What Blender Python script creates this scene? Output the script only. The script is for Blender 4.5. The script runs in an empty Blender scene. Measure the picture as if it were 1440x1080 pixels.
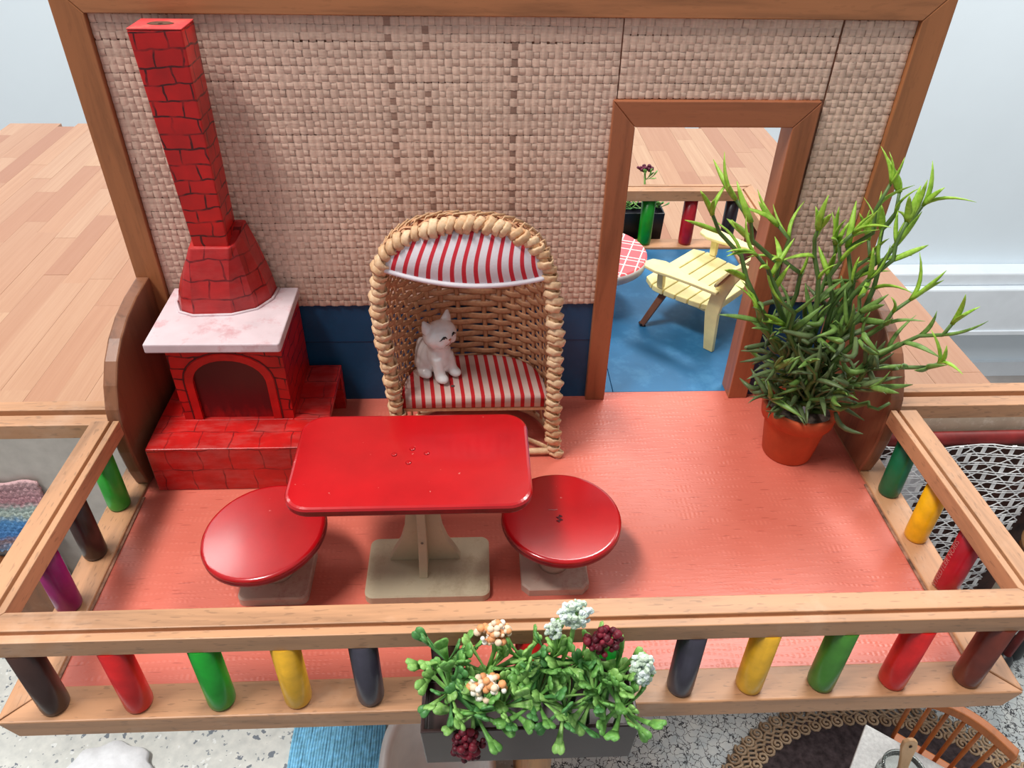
import bpy, bmesh, math, random
import numpy as np
from mathutils import Vector, Matrix, Euler
from math import sin, cos, pi, sqrt

random.seed(7)
rnd = random.random
def U(a, b): return a + (b - a) * random.random()

S = bpy.context.scene
COL = S.collection

# ------------------------------------------------------------------ camera
# one scene unit is 8 cm (a toy-sized balcony about 29 cm wide)
S.unit_settings.scale_length = 0.08
cam = bpy.data.cameras.new('camera')
cam.sensor_width = 36.0
cam.lens = 1078.3226 / 1440 * 36.0
cam.clip_start, cam.clip_end = 0.05, 200
camo = bpy.data.objects.new('camera', cam); COL.objects.link(camo)
_p, _yaw, _roll = .6512, .0555, .0218
_F = Vector((sin(_yaw) * cos(_p), cos(_yaw) * cos(_p), -sin(_p)))
_r = Vector((cos(_yaw), -sin(_yaw), 0)); _u = _r.cross(_F)
_R = _r * cos(_roll) + _u * sin(_roll); _Up = -_r * sin(_roll) + _u * cos(_roll)
mw = Matrix((( _R.x, _Up.x, -_F.x, -.1502), (_R.y, _Up.y, -_F.y, -3.2052), (_R.z, _Up.z, -_F.z, 2.5335), (0, 0, 0, 1)))
camo.matrix_world = mw
S.camera = camo

# ------------------------------------------------------------------ light
S.view_settings.view_transform = 'Standard'
S.view_settings.look = 'None'
S.view_settings.exposure = 0.0
S.view_settings.gamma = 1.0
S.view_settings.use_curve_mapping = False
W = bpy.data.worlds.new('room_air'); S.world = W; W.use_nodes = True
W.node_tree.nodes['Background'].inputs[0].default_value = (.92, .95, 1, 1)
W.node_tree.nodes['Background'].inputs[1].default_value = 0.40

def area(name, loc, target, size, size_y, power, col):
    l = bpy.data.lights.new(name, 'AREA'); l.shape = 'RECTANGLE'; l.size = size; l.size_y = size_y
    l.energy = power; l.color = col
    o = bpy.data.objects.new(name, l); COL.objects.link(o); o.location = loc
    o.rotation_euler = (Vector(target) - Vector(loc)).to_track_quat('-Z', 'Y').to_euler()
    return o
area('ceiling_and_fill_light', (-6.5, -3.0, 15), (0, 0, 0), 6, 2.2, 2800, (1, .965, .92))
area('ceiling_and_fill_light', (5.5, 8.5, 16), (0, 3, 0), 8, 3, 2300, (1, .97, .93))

area('ceiling_and_fill_light', (14, 7, 12), (18, 15, -9), 8, 3, 1900, (1, .98, .95))  # added fill lamp to brighten the right of the room wall, not a known panel
area('ceiling_and_fill_light', (-12, 7, 12), (-16, 15, -5), 8, 3, 1350, (1, .98, .95))  # added fill lamp too, brightens the left of the room wall

# ------------------------------------------------------------------ colours and materials
def lin(c):
    return tuple((v / 255 / 12.92) if v / 255 <= .04045 else ((v / 255 + .055) / 1.055) ** 2.4 for v in c[:3]) + (1,)

class NT:
    def __init__(s, name, rough=.5, spec=.5):
        s.m = bpy.data.materials.new(name); s.m.use_nodes = True
        s.t = s.m.node_tree; s.b = s.t.nodes['Principled BSDF']
        s.b.inputs['Roughness'].default_value = rough
        s.b.inputs['Specular IOR Level'].default_value = spec
    def n(s, typ, **k):
        x = s.t.nodes.new(typ)
        for a, v in k.items():
            if a.startswith('i_'):
                key = a[2:]; key = int(key) if key.isdigit() else key.replace('_', ' ')
                x.inputs[key].default_value = v
            else: setattr(x, a, v)
        return x
    def l(s, a, b): s.t.links.new(a, b)
    def coord(s, kind='Object', scale=(1, 1, 1), rot=(0, 0, 0)):
        c = s.n('ShaderNodeTexCoord'); m = s.n('ShaderNodeMapping')
        m.inputs['Scale'].default_value = scale; m.inputs['Rotation'].default_value = rot
        s.l(c.outputs[kind], m.inputs['Vector']); return m.outputs[0]
    def noise(s, vec, scale, detail=4, rough=.55, out='Fac', dist=0):
        x = s.n('ShaderNodeTexNoise'); x.inputs['Scale'].default_value = scale
        x.inputs['Detail'].default_value = detail; x.inputs['Roughness'].default_value = rough
        x.inputs['Distortion'].default_value = dist
        s.l(vec, x.inputs['Vector']); return x.outputs[out]
    def ramp(s, fac, stops):
        x = s.n('ShaderNodeValToRGB'); e = x.color_ramp.elements
        while len(e) < len(stops): e.new(.5)
        for i, (p, c) in enumerate(stops):
            e[i].position = p; e[i].color = lin(c) if max(c) > 1 else tuple(c[:3]) + (1,)
        s.l(fac, x.inputs['Fac']); return x.outputs['Color']
    def mix(s, fac, a, b, mode='MIX'):
        x = s.n('ShaderNodeMix', data_type='RGBA', blend_type=mode)
        for v, i in ((fac, 0), (a, 6), (b, 7)):
            if hasattr(v, 'links') or hasattr(v, 'is_linked'): s.l(v, x.inputs[i])
            elif i == 0: x.inputs[0].default_value = v
            else: x.inputs[i].default_value = lin(v) if max(v) > 1 else tuple(v[:3]) + (1,)
        return x.outputs[2]
    def math(s, op, a, b=None):
        x = s.n('ShaderNodeMath', operation=op)
        for i, v in enumerate((a, b)):
            if v is None: continue
            if isinstance(v, (int, float)): x.inputs[i].default_value = v
            else: s.l(v, x.inputs[i])
        return x.outputs[0]
    def col(s, c):
        if hasattr(c, 'is_linked'): s.l(c, s.b.inputs['Base Color'])
        else: s.b.inputs['Base Color'].default_value = lin(c)
        return s
    def bump(s, h, strength=.3, dist=.01):
        x = s.n('ShaderNodeBump'); x.inputs['Strength'].default_value = strength
        x.inputs['Distance'].default_value = dist
        s.l(h, x.inputs['Height']); s.l(x.outputs[0], s.b.inputs['Normal']); return s

def plain(name, c, rough=.5, spec=.5, vary=.08, scale=9, bump=0.0, bscale=60, coat=0):
    t = NT(name, rough, spec); v = t.coord()
    n = t.noise(v, scale)
    dark = tuple(x * (1 - vary * 2.2) for x in c); lite = tuple(min(255, x * (1 + vary)) for x in c)
    t.col(t.ramp(n, [(.3, dark), (.7, lite)]))
    if bump: t.bump(t.noise(v, bscale, 3), bump, .004)
    if coat: t.b.inputs['Coat Weight'].default_value = coat; t.b.inputs['Coat Roughness'].default_value = .12
    return t.m

def wood(name, base, axis, dark=.78, fleck=.35, rough=.42, tone=1.0, worn=True):
    """beech: long soft grain, short dark flecks along the axis"""
    t = NT(name, rough, .4)
    sc = [14, 14, 14]; sc[axis] = 1.2
    v = t.coord('Object', tuple(sc)); n = t.noise(v, 1.0, 5, .6, dist=.4)
    d = tuple(x * dark for x in base); l_ = tuple(min(255, x * 1.07) for x in base)
    c = t.ramp(n, [(.25, d), (.5, base), (.8, l_)])
    sf = [100, 100, 100]; sf[axis] = 20
    f = t.noise(t.coord('Object', tuple(sf)), 1.0, 1, .4)
    fl = t.ramp(f, [(.64, (0, 0, 0)), (.70, (1, 1, 1))])
    c = t.mix(t.math('MULTIPLY', fl, fleck), c, tuple(x * .5 for x in base))
    if worn:
        w = t.noise(t.coord('Object', (1.6, 1.6, 1.6)), 2.2, 5, .65)
        c = t.mix(t.math('MULTIPLY', t.ramp(w, [(.56, (0, 0, 0)), (.72, (1, 1, 1))]), .35), c, tuple(min(255, x * .7 + 78) for x in base))
    t.col(c); t.bump(n, .12, .01)
    return t.m

BEECH = (186, 138, 101)
WX = wood('beech_along_x', BEECH, 0); WY = wood('beech_along_y', BEECH, 1); WZ = wood('beech_along_z', (172, 124, 90), 2)
FX = wood('frame_wood_x', (176, 116, 76), 0, worn=False, fleck=.12); FZ = wood('frame_wood_z', (168, 108, 68), 2, worn=False, fleck=.12)
BRN = wood('brown_board', (134, 88, 62), 2, dark=.7, fleck=.1)

def brick_paint(name, base, line, bw, bh, off=.5, fade=.55, dirty=0.0, lw=.06):
    t = NT(name, .34, .5)
    c = t.n('ShaderNodeTexCoord'); uv = c.outputs['UV']
    # hand drawn: shift the coordinates with a noise
    nz = t.noise(uv, 9, 2, .5, 'Color')
    a = t.n('ShaderNodeVectorMath', operation='SUBTRACT'); t.l(nz, a.inputs[0]); a.inputs[1].default_value = (.5, .5, .5)
    b = t.n('ShaderNodeVectorMath', operation='SCALE'); t.l(a.outputs[0], b.inputs[0]); b.inputs['Scale'].default_value = .045
    d = t.n('ShaderNodeVectorMath', operation='ADD'); t.l(uv, d.inputs[0]); t.l(b.outputs[0], d.inputs[1])
    br = t.n('ShaderNodeTexBrick'); br.offset = off; br.inputs['Scale'].default_value = 1
    br.inputs['Brick Width'].default_value = bw; br.inputs['Row Height'].default_value = bh
    br.inputs['Mortar Size'].default_value = bh * lw; br.inputs['Mortar Smooth'].default_value = .3
    br.inputs['Color1'].default_value = (0, 0, 0, 1); br.inputs['Color2'].default_value = (0, 0, 0, 1); br.inputs['Mortar'].default_value = (1, 1, 1, 1)
    t.l(d.outputs[0], br.inputs['Vector'])
    pen = t.ramp(t.noise(uv, 13, 3), [(.32, (.15, .15, .15)), (.55, (1, 1, 1))])
    f = t.math('MULTIPLY', t.math('MULTIPLY', br.outputs['Color'], pen), fade)
    n = t.noise(t.coord(), 7, 4)
    red = t.ramp(n, [(.3, tuple(x * .86 for x in base)), (.7, tuple(min(255, x * 1.06) for x in base))])
    if dirty:
        w = t.noise(t.coord('Object', (1, 3, 3)), 6, 6, .7)
        red = t.mix(t.math('MULTIPLY', t.ramp(w, [(.45, (0, 0, 0)), (.75, (1, 1, 1))]), dirty), red, (196, 110, 104))
    # ink blots
    bl = t.ramp(t.noise(uv, 7.3, 2, .4), [(.70, (0, 0, 0)), (.76, (1, 1, 1))])
    c2 = t.mix(f, red, line); c2 = t.mix(t.math('MULTIPLY', bl, .5), c2, line)
    t.col(c2); t.bump(n, .1, .01)
    return t.m

RED = (196, 22, 20)
BR_PIPE = brick_paint('painted_brick_pipe', RED, (60, 14, 16), .105, .062, fade=.95, lw=.07)
BR_HOOD = brick_paint('painted_brick_hood', (184, 34, 34), (88, 14, 20), .145, .088, fade=.85, dirty=.2, lw=.05)
BR_BODY = brick_paint('painted_brick_body', RED, (76, 8, 12), .12, .060, fade=1.0, lw=.07)
BR_TILE = brick_paint('painted_hearth_tiles', (198, 26, 24), (104, 22, 24), .135, .122, off=.35, fade=.8, dirty=.45, lw=.028)

def glossy_red(name):
    t = NT(name, .2, .5); v = t.coord()
    n = t.noise(v, 5, 5)
    c = t.ramp(n, [(.3, (162, 10, 18)), (.7, (182, 14, 22))])
    sp = t.noise(v, 46, 2, .4)
    c = t.mix(t.math('MULTIPLY', t.ramp(sp, [(.75, (0, 0, 0)), (.79, (1, 1, 1))]), .5), c, (222, 150, 140))
    t.col(c); t.bump(t.noise(v, 14, 4), .10, .006)
    t.b.inputs['Coat Weight'].default_value = .4; t.b.inputs['Coat Roughness'].default_value = .1
    return t.m
LACQ = glossy_red('red_lacquer')
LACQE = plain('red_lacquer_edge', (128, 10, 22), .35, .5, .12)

def worn_paint(name, c, under, amount=.5, rough=.6, sc=10):
    t = NT(name, rough, .35); v = t.coord('Object', (1, 1, 1))
    n = t.noise(v, sc, 7, .7)
    f = t.math('MULTIPLY', t.ramp(n, [(.52, (0, 0, 0)), (.68, (1, 1, 1))]), amount)
    b = t.ramp(t.noise(v, 5, 3), [(.3, tuple(x * .9 for x in c)), (.7, c)])
    t.col(t.mix(f, b, under)); t.bump(n, .2, .01); return t.m
CREAM = worn_paint('cream_paint', (205, 190, 160), (160, 138, 110), .5)
PINKISH = worn_paint('pinkish_paint', (206, 178, 162), (168, 112, 100), .6)
SLABW = worn_paint('chipped_white_paint', (226, 206, 210), (196, 128, 132), .7, sc=7)
BLUEW = worn_paint('blue_wall_paint', (24, 78, 118), (34, 92, 134), .5, .45, 4)
BLUEF = worn_paint('blue_lit_floor_paint', (50, 118, 166), (78, 142, 184), .6, .42, 5)  # paler than the wall blue: the floor's brighter light is put into the colour

def vinyl():
    t = NT('coral_vinyl', .36, .5)
    v = t.coord('Object', (1, 1, 1))
    n = t.noise(v, 2.2, 4)
    c = t.ramp(n, [(.3, (204, 102, 84)), (.7, (212, 114, 96))])
    # short stitched dashes running across the sheet
    dz = t.noise(t.coord('Object', (7, 62, 1)), 1, 2, .5)
    dots = t.n('ShaderNodeTexWave', wave_type='BANDS', bands_direction='X'); dots.inputs['Scale'].default_value = 15
    dots.inputs['Distortion'].default_value = 1.2
    t.l(v, dots.inputs['Vector'])
    m = t.math('MULTIPLY', t.ramp(dz, [(.52, (0, 0, 0)), (.62, (1, 1, 1))]), dots.outputs['Fac'])
    c = t.mix(t.math('MULTIPLY', m, .2), c, (232, 136, 116))
    k = t.noise(t.coord('Object', (10, 80, 1)), 1, 1, .5)
    c = t.mix(t.math('MULTIPLY', t.ramp(k, [(.68, (0, 0, 0)), (.72, (1, 1, 1))]), .35), c, (140, 46, 36))
    t.col(c)
    h = t.noise(t.coord('Object', (12, 70, 1)), 1, 3, .6)
    hh = t.math('ADD', h, m); t.bump(hh, .18, .005); return t.m
VINYL = vinyl()

def raffia():
    t = NT('raffia', .62, .3)
    a = t.n('ShaderNodeVertexColor'); a.layer_name = 'tone'
    f = t.noise(t.coord('Object', (20, 20, 160)), 1, 3, .6)
    c = t.mix(f, (206, 168, 152), (236, 208, 190))
    c = t.mix(1.0, c, a.outputs['Color'], 'MULTIPLY')
    t.col(c); t.bump(f, .3, .004); return t.m
RAF = raffia()
RAFBACK = plain('raffia_backing', (150, 104, 84), .8, .1, .15)

def butcher():
    t = NT('butcher_block', .33, .5)
    oi = t.n('ShaderNodeObjectInfo')
    c0 = t.ramp(oi.outputs['Random'], [(0, (178, 138, 108)), (.25, (168, 122, 92)), (.5, (184, 146, 114)), (.75, (156, 104, 76)), (.95, (178, 134, 102))])
    v = t.coord('Object', (9, 1.3, 9))
    ad = t.n('ShaderNodeVectorMath', operation='ADD'); t.l(v, ad.inputs[0])
    cb = t.n('ShaderNodeCombineXYZ'); t.l(t.math('MULTIPLY', oi.outputs['Random'], 57.0), cb.inputs[0]); t.l(cb.outputs[0], ad.inputs[1])
    n = t.noise(ad.outputs[0], 1, 5, .6, dist=.5)
    c = t.mix(t.ramp(n, [(.35, (0, 0, 0)), (.75, (1, 1, 1))]), c0, t.mix(.5, c0, (150, 96, 64)))
    t.col(c); return t.m
BUTCH = butcher()

def straw(name, a, b):
    t = NT(name, .5, .4)
    oi = t.n('ShaderNodeObjectInfo')
    n = t.noise(t.coord('Object', (60, 60, 60)), 1, 3, .6)
    m = t.math('ADD', t.math('MULTIPLY', n, .7), t.math('MULTIPLY', oi.outputs['Random'], .3))
    t.col(t.ramp(m, [(.3, a), (.75, b)])); t.bump(n, .3, .004); return t.m
STRAW = straw('peeled_cane', (208, 164, 122), (242, 210, 172))
CANE = straw('woven_cane', (182, 126, 90), (222, 172, 132))

def stripes(name, kx, red, white, width=.38, phase=0.0, wob=.25):
    t = NT(name, .8, .2)
    c = t.n('ShaderNodeTexCoord'); sx = t.n('ShaderNodeSeparateXYZ'); t.l(c.outputs['UV'], sx.inputs[0])
    wb = t.noise(c.outputs['UV'], 3.2, 2, .4)
    x = t.math('ADD', t.math('MULTIPLY', sx.outputs[0], kx), t.math('MULTIPLY', t.math('SUBTRACT', wb, .5), wob))
    fr = t.math('FRACT', t.math('ADD', x, phase))
    f = t.ramp(fr, [(0, (0, 0, 0)), (.02, (1, 1, 1)), (width, (1, 1, 1)), (width + .04, (0, 0, 0))])
    f2 = t.math('MULTIPLY', f, .97)
    w = t.ramp(t.noise(t.coord('Object', (3, 3, 3)), 2, 4), [(.3, tuple(v * .93 for v in white)), (.7, white)])
    t.col(t.mix(f2, w, red))
    wv = t.noise(t.coord('Object', (120, 120, 120)), 1, 2); t.bump(wv, .25, .003); return t.m
CUSH = stripes('cushion_stripe', 1 / .0455, (190, 14, 26), (216, 188, 178))
CANO = stripes('canopy_stripe', 1 / .0485, (204, 30, 48), (232, 226, 232), .36, .3)

def crackle():
    t = NT('crackle_paper', .5, .4); v = t.coord('Object', (1, 1, 1))
    x = t.n('ShaderNodeTexVoronoi', feature='DISTANCE_TO_EDGE'); x.inputs['Scale'].default_value = 19
    nz = t.noise(v, 18, 3, .6, 'Color')
    ad = t.n('ShaderNodeVectorMath', operation='MULTIPLY_ADD'); t.l(nz, ad.inputs[0]); ad.inputs[1].default_value = (.09, .09, .09); t.l(v, ad.inputs[2])
    t.l(ad.outputs[0], x.inputs['Vector'])
    w = t.noise(v, 24, 2)
    f = t.ramp(t.math('SUBTRACT', x.outputs['Distance'], t.math('MULTIPLY', w, .045)), [(.0, (1, 1, 1)), (.03, (0, 0, 0))])
    base = t.ramp(t.noise(v, 9, 4), [(.3, (192, 204, 208)), (.7, (232, 236, 232))])
    t.col(t.mix(f, base, (30, 34, 44))); return t.m
CRACK = crackle()

def terrazzo():
    t = NT('terrazzo', .3, .5); v = t.coord('Object', (1, 1, 1))
    base = t.ramp(t.noise(v, 14, 5), [(.3, (200, 204, 200)), (.7, (226, 228, 222))])
    for sc, thr, c, seed in ((16, .115, (92, 104, 120), 0), (30, .12, (128, 138, 146), 7), (22, .10, (236, 240, 238), 3)):
        x = t.n('ShaderNodeTexVoronoi', feature='F1'); x.inputs['Scale'].default_value = sc
        nz = t.noise(t.coord('Object', (1, 1, 1)), sc * 1.4, 2, .5, 'Color')
        ad = t.n('ShaderNodeVectorMath', operation='MULTIPLY_ADD'); t.l(nz, ad.inputs[0]); ad.inputs[1].default_value = (1.2 / sc,) * 3
        mp = t.coord('Object', (1, 1, 1)); t.l(mp, ad.inputs[2]); t.l(ad.outputs[0], x.inputs['Vector'])
        sep = t.n('ShaderNodeSeparateColor'); t.l(x.outputs['Color'], sep.inputs[0])
        lim = t.math('MULTIPLY', sep.outputs[0], thr * 3.2)
        f = t.math('LESS_THAN', x.outputs['Distance'], lim)
        g = t.math('GREATER_THAN', sep.outputs[1], .55)
        base = t.mix(t.math('MULTIPLY', f, t.math('MULTIPLY', g, .85)), base, c)
    t.col(base); return t.m
TERR = terrazzo()

# ------------------------------------------------------------------ mesh builder
class M:
    def __init__(s): s.v = []; s.f = []; s.uv = None; s.fm = []
    def add(s, vs, fs):
        b = len(s.v); s.v.extend([tuple(v) for v in vs]); s.f.extend([tuple(i + b for i in f) for f in fs]); return s
    def box(s, x0, x1, y0, y1, z0, z1):
        v = [(x0, y0, z0), (x1, y0, z0), (x1, y1, z0), (x0, y1, z0), (x0, y0, z1), (x1, y0, z1), (x1, y1, z1), (x0, y1, z1)]
        return s.add(v, [(3, 2, 1, 0), (4, 5, 6, 7), (0, 1, 5, 4), (1, 2, 6, 5), (2, 3, 7, 6), (3, 0, 4, 7)])
    def prism(s, A, B):
        """loft between two equal loops (lists of 3-d points), capped"""
        n = len(A); fs = [tuple(range(n))[::-1], tuple(range(n, 2 * n))]
        fs += [(i, (i + 1) % n, n + (i + 1) % n, n + i) for i in range(n)]
        return s.add(list(A) + list(B), fs)
    def loft(s, loops, cap=True, closed=True):
        n = len(loops[0]); vs = [p for L in loops for p in L]; fs = []
        for k in range(len(loops) - 1):
            for i in range(n if closed else n - 1):
                j = (i + 1) % n
                fs.append((k * n + i, k * n + j, (k + 1) * n + j, (k + 1) * n + i))
        if cap: fs.append(tuple(range(n))[::-1]); fs.append(tuple(range((len(loops) - 1) * n, len(loops) * n)))
        return s.add(vs, fs)
    def tube(s, pts, r, n=6, flat=1.0, up=None, cap=True):
        pts = [Vector(p) for p in pts]; m = len(pts)
        rs = r if isinstance(r, (list, tuple)) else [r] * m
        loops = []; prev = None
        for i, p in enumerate(pts):
            t = (pts[min(i + 1, m - 1)] - pts[max(i - 1, 0)]).normalized()
            if prev is None:
                a = Vector(up) if up is not None else (Vector((0, 0, 1)) if abs(t.z) < .9 else Vector((1, 0, 0)))
            else: a = prev
            a = (a - t * a.dot(t)); a = a.normalized() if a.length > 1e-6 else t.orthogonal().normalized()
            prev = a; b = t.cross(a)
            loops.append([p + a * (cos(2 * pi * k / n) * rs[i]) + b * (sin(2 * pi * k / n) * rs[i] * flat) for k in range(n)])
        return s.loft(loops, cap)
    def lathe(s, prof, c=(0, 0, 0), n=32, cap=True, sx=1.0, sy=1.0):
        loops = [[(c[0] + r * cos(2 * pi * k / n) * sx, c[1] + r * sin(2 * pi * k / n) * sy, c[2] + z) for k in range(n)] for r, z in prof]
        return s.loft(loops, cap)
    def ball(s, c, r, n=8, m=6, rot=None):
        r = r if isinstance(r, (list, tuple)) else (r, r, r)
        vs = []; fs = []
        for i in range(m + 1):
            th = pi * i / m
            for k in range(n):
                ph = 2 * pi * k / n
                q = Vector((sin(th) * cos(ph) * r[0], sin(th) * sin(ph) * r[1], cos(th) * r[2]))
                if rot is not None: q = rot @ q
                vs.append(Vector(c) + q)
        for i in range(m):
            for k in range(n): j = (k + 1) % n; fs.append((i * n + k, (i + 1) * n + k, (i + 1) * n + j, i * n + j))
        return s.add(vs, fs)
    def mesh(s, name, base=(0, 0, 0), smooth=False, xf=None):
        me = bpy.data.meshes.new(name)
        if xf is not None: vs = [xf @ Vector(v) for v in s.v]
        else: vs = [(v[0] - base[0], v[1] - base[1], v[2] - base[2]) for v in s.v]
        me.from_pydata([tuple(v) for v in vs], [], s.f)
        me.validate(clean_customdata=False)
        bm = bmesh.new(); bm.from_mesh(me)
        bmesh.ops.remove_doubles(bm, verts=bm.verts, dist=1e-6)
        bmesh.ops.recalc_face_normals(bm, faces=bm.faces)
        uvl = bm.loops.layers.uv.new('UVMap')
        for f in bm.faces:
            f.smooth = smooth; nn = f.normal; ax = max(range(3), key=lambda i: abs(nn[i]))
            for lp in f.loops:
                co = lp.vert.co
                if s.uv: lp[uvl].uv = s.uv(co + Vector(base) if xf is None else co, nn)
                else: lp[uvl].uv = (co.y, co.z) if ax == 0 else ((co.x, co.z) if ax == 1 else (co.x, co.y))
        bm.to_mesh(me); bm.free()
        return me

def bevel(o, w, seg=2, ang=.6):
    b = o.modifiers.new('edge', 'BEVEL'); b.width = w; b.segments = seg; b.limit_method = 'ANGLE'; b.angle_limit = ang
    b.harden_normals = False
    return o

def link(name, me, mat, parent=None, loc=(0, 0, 0), rot=(0, 0, 0), scale=(1, 1, 1)):
    o = bpy.data.objects.new(name, me); COL.objects.link(o)
    if mat is not None and not me.materials: me.materials.append(mat)
    o.location = loc; o.rotation_euler = rot; o.scale = scale
    if parent: o.parent = parent
    return o

def obj(name, m, mat, parent=None, smooth=False, bev=0, seg=2):
    """builder m is in world coordinates; the object is stored relative to its root"""
    base = Vector((0, 0, 0))
    p = parent
    while p is not None: base = base + Vector(p.location); p = p.parent
    me = m.mesh(name, base, smooth)
    o = link(name, me, mat, parent)
    if bev: bevel(o, bev, seg)
    return o

def top(name, m, mat, origin, **k):
    base = Vector(origin); sm = k.pop('smooth', False); bev = k.pop('bev', 0)
    o = link(name, m.mesh(name, base, sm), mat, None, origin)
    if bev: bevel(o, bev)
    return o

def thing(name, label, cat, loc, group=None, rotz=0):
    o = bpy.data.objects.new(name, None); COL.objects.link(o); o.location = loc; o.rotation_euler = (0, 0, rotz)
    o.empty_display_size = .1
    o['label'] = label; o['category'] = cat
    if group: o['group'] = group
    return o
def tag(o, label, cat, group=None):
    o['label'] = label; o['category'] = cat
    if group: o['group'] = group
    return o
def struct(o): o['kind'] = 'structure'; return o
def troot(name, loc=(0, 0, 0)):
    o = bpy.data.objects.new(name, None); COL.objects.link(o); o.location = loc; o['kind'] = 'structure'; return o

# ================================================================== THE REAL ROOM
WALLP = plain('room_wall_paint', (226, 238, 245), .75, .2, .004, .6)
WHITE = plain('white_trim_paint', (226, 234, 240), .4, .4, .01, 2)
GREYF = plain('room_floor_grey', (156, 150, 146), .5, .3, .05, 1)
struct(top('wall_back', M().box(-34, 40, 15.33, 15.6, -11.42, 20), WALLP, (0, 15.33, -11.42)))
struct(top('floor', M().box(-34, 40, -20, 15.33, -11.6, -11.42), GREYF, (0, 0, -11.42)))
tr = troot('baseboard_back', (0, 15.3, -11.42))
obj('cable_duct', M().box(-34, 40, 14.55, 15.33, -9.36, -7.95).box(-34, 40, 14.75, 15.33, -7.95, -7.56), WHITE, tr, bev=.05)
obj('duct_lip', M().box(-34, 40, 14.5, 14.6, -9.42, -9.30), WHITE, tr)
obj('skirting', M().box(-34, 40, 15.2, 15.33, -11.42, -10.9), WHITE, tr)

# ---- big butcher-block table behind the dolls' house
tab = thing('worktable', 'large butcher-block wooden table behind the toy house, made of many glued staves', 'table', (-1.0, 3.0, -11.42))
obj('apron', M().box(-5.25, 3.1, .5, 5.5, -.95, -.56).box(-5.0, 2.9, .7, 5.3, -1.0, -.6), wood('table_apron', (190, 140, 96), 0), tab)
for x in (-5.0, 2.85):
    for y in (.6, 5.3): obj('leg', M().box(x - .14, x + .14, y - .14, y + .14, -11.42, -.9), WZ, tab, bev=.02)
pw = .186; cols = int(8.56 / pw)
PB = M().box(-.5, .5, -.5, .5, -.5, .5).mesh('plank')
random.seed(11); npl = 0
for i in range(cols):
    x = -5.354 + pw * (i + .5); y = .40 - U(0, 1.2); 
    while y < 5.62:
        L = U(.95, 1.7); a = max(y, .40); b = min(y + L, 5.63); y += L
        if b - a < .15: continue
        if npl < 292:
            o = link('plank', PB, BUTCH, tab, ((x + 1.0), (a + b) / 2 - 3.0, 11.42 - .505 + U(-.0008, .0008)), (0, 0, 0), (pw - .0012, b - a - .0012, .11)); npl += 1

# ================================================================== THE HOUSE STOREY BELOW
LWALL = plain('pale_grey_wallpaper', (190, 184, 176), .8, .2, .03)
fl = troot('floor', (0, 0, -2.5)); fl.name = 'floor_below'
obj('terrazzo_floor', M().box(-5, .05, -3.4, .35, -2.6, -2.5), TERR, fl)
obj('crackle_floor', M().box(.15, 5, -3.4, .35, -2.6, -2.5), CRACK, fl)
wl = troot('wall_below', (0, .35, -2.5))
obj('left_panel', M().box(-5, .05, .35, .39, -2.5, -.46), LWALL, wl)
obj('right_panel', M().box(.15, 5, .35, .39, -2.5, -.46), worn_paint('stone_wallpaper', (216, 198, 172), (240, 230, 212), .7, .8, 16), wl)
obj('deck_support', M().box(-1.7, 1.7, .35, .39, -.58, -.09), LWALL, wl)
pt = troot('wall_partition', (.1, -.8, -2.5))
obj('partition_board', M().box(.05, .15, -1.55, .35, -2.5, -.10), wood('partition_wood', (196, 138, 84), 2), pt)

# bits seen below and beside the balcony
def blue_rug():
    m = M()
    x0, x1, y0, y1 = -1.42, -.80, -1.5, -.18; n = 34
    for i in range(n):
        a = x0 + (x1 - x0) * i / n; w = (x1 - x0) / n
        m.tube([(a + w / 2 + U(-.003, .003), y0 + (y1 - y0) * k / 10, -2.487 + U(-.003, .003)) for k in range(11)], w * .56, 6)
    return m
o = top('ribbed_rug', blue_rug(), plain('blue_cotton', (132, 200, 234), .9, .1, .08, 30, .4, 90), (-1.1, -.85, -2.5), smooth=True)
tag(o, 'light blue ribbed rug on the terrazzo floor below the balcony', 'rug')
# white tub
m = M(); prof = []
def sup(cx, cy, a, b, z, n=40, p=3.2):
    return [(cx + a * (abs(cos(t)) ** (2 / p)) * (1 if cos(t) >= 0 else -1), cy + b * (abs(sin(t)) ** (2 / p)) * (1 if sin(t) >= 0 else -1), z) for t in [2 * pi * k / n for k in range(n)]]
tx, ty = -.42, -1.0
m.loft([sup(tx, ty, .27, .38, -2.5), sup(tx, ty, .31, .42, -2.3), sup(tx, ty, .345, .46, -2.07), sup(tx, ty, .35, .465, -2.05), sup(tx, ty, .30, .42, -2.045), sup(tx, ty, .28, .40, -2.09), sup(tx, ty, .24, .35, -2.38), sup(tx, ty, .1, .2, -2.42)])
o = top('bathtub', m, plain('white_enamel', (242, 240, 236), .25, .5, .01), (tx, ty, -2.5), smooth=True)
tag(o, 'white toy bathtub beside the blue rug, half hidden by the flower box', 'bathtub')
# white fluffy mat with scalloped edge
m = M(); nn = 40; cx_, cy_ = -2.55, -.78
def scal(r, z): return [(cx_ + r * 1.05 * (1 + .05 * sin(9 * t) + .02 * sin(17 * t + 1)) * cos(t), cy_ + r * .95 * (1 + .05 * sin(9 * t)) * sin(t), z) for t in [2 * pi * k / 72 for k in range(72)]]
m.loft([scal(.27, -2.5), scal(.285, -2.46), scal(.27, -2.43), scal(.18, -2.415), scal(.05, -2.41)])
o = top('lambskin_mat', m, plain('white_fleece', (240, 244, 248), .9, .1, .02, 20, .3, 60), (cx_, cy_, -2.5), smooth=True)
tag(o, 'small white mat with a scalloped edge on the terrazzo floor', 'mat')

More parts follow.
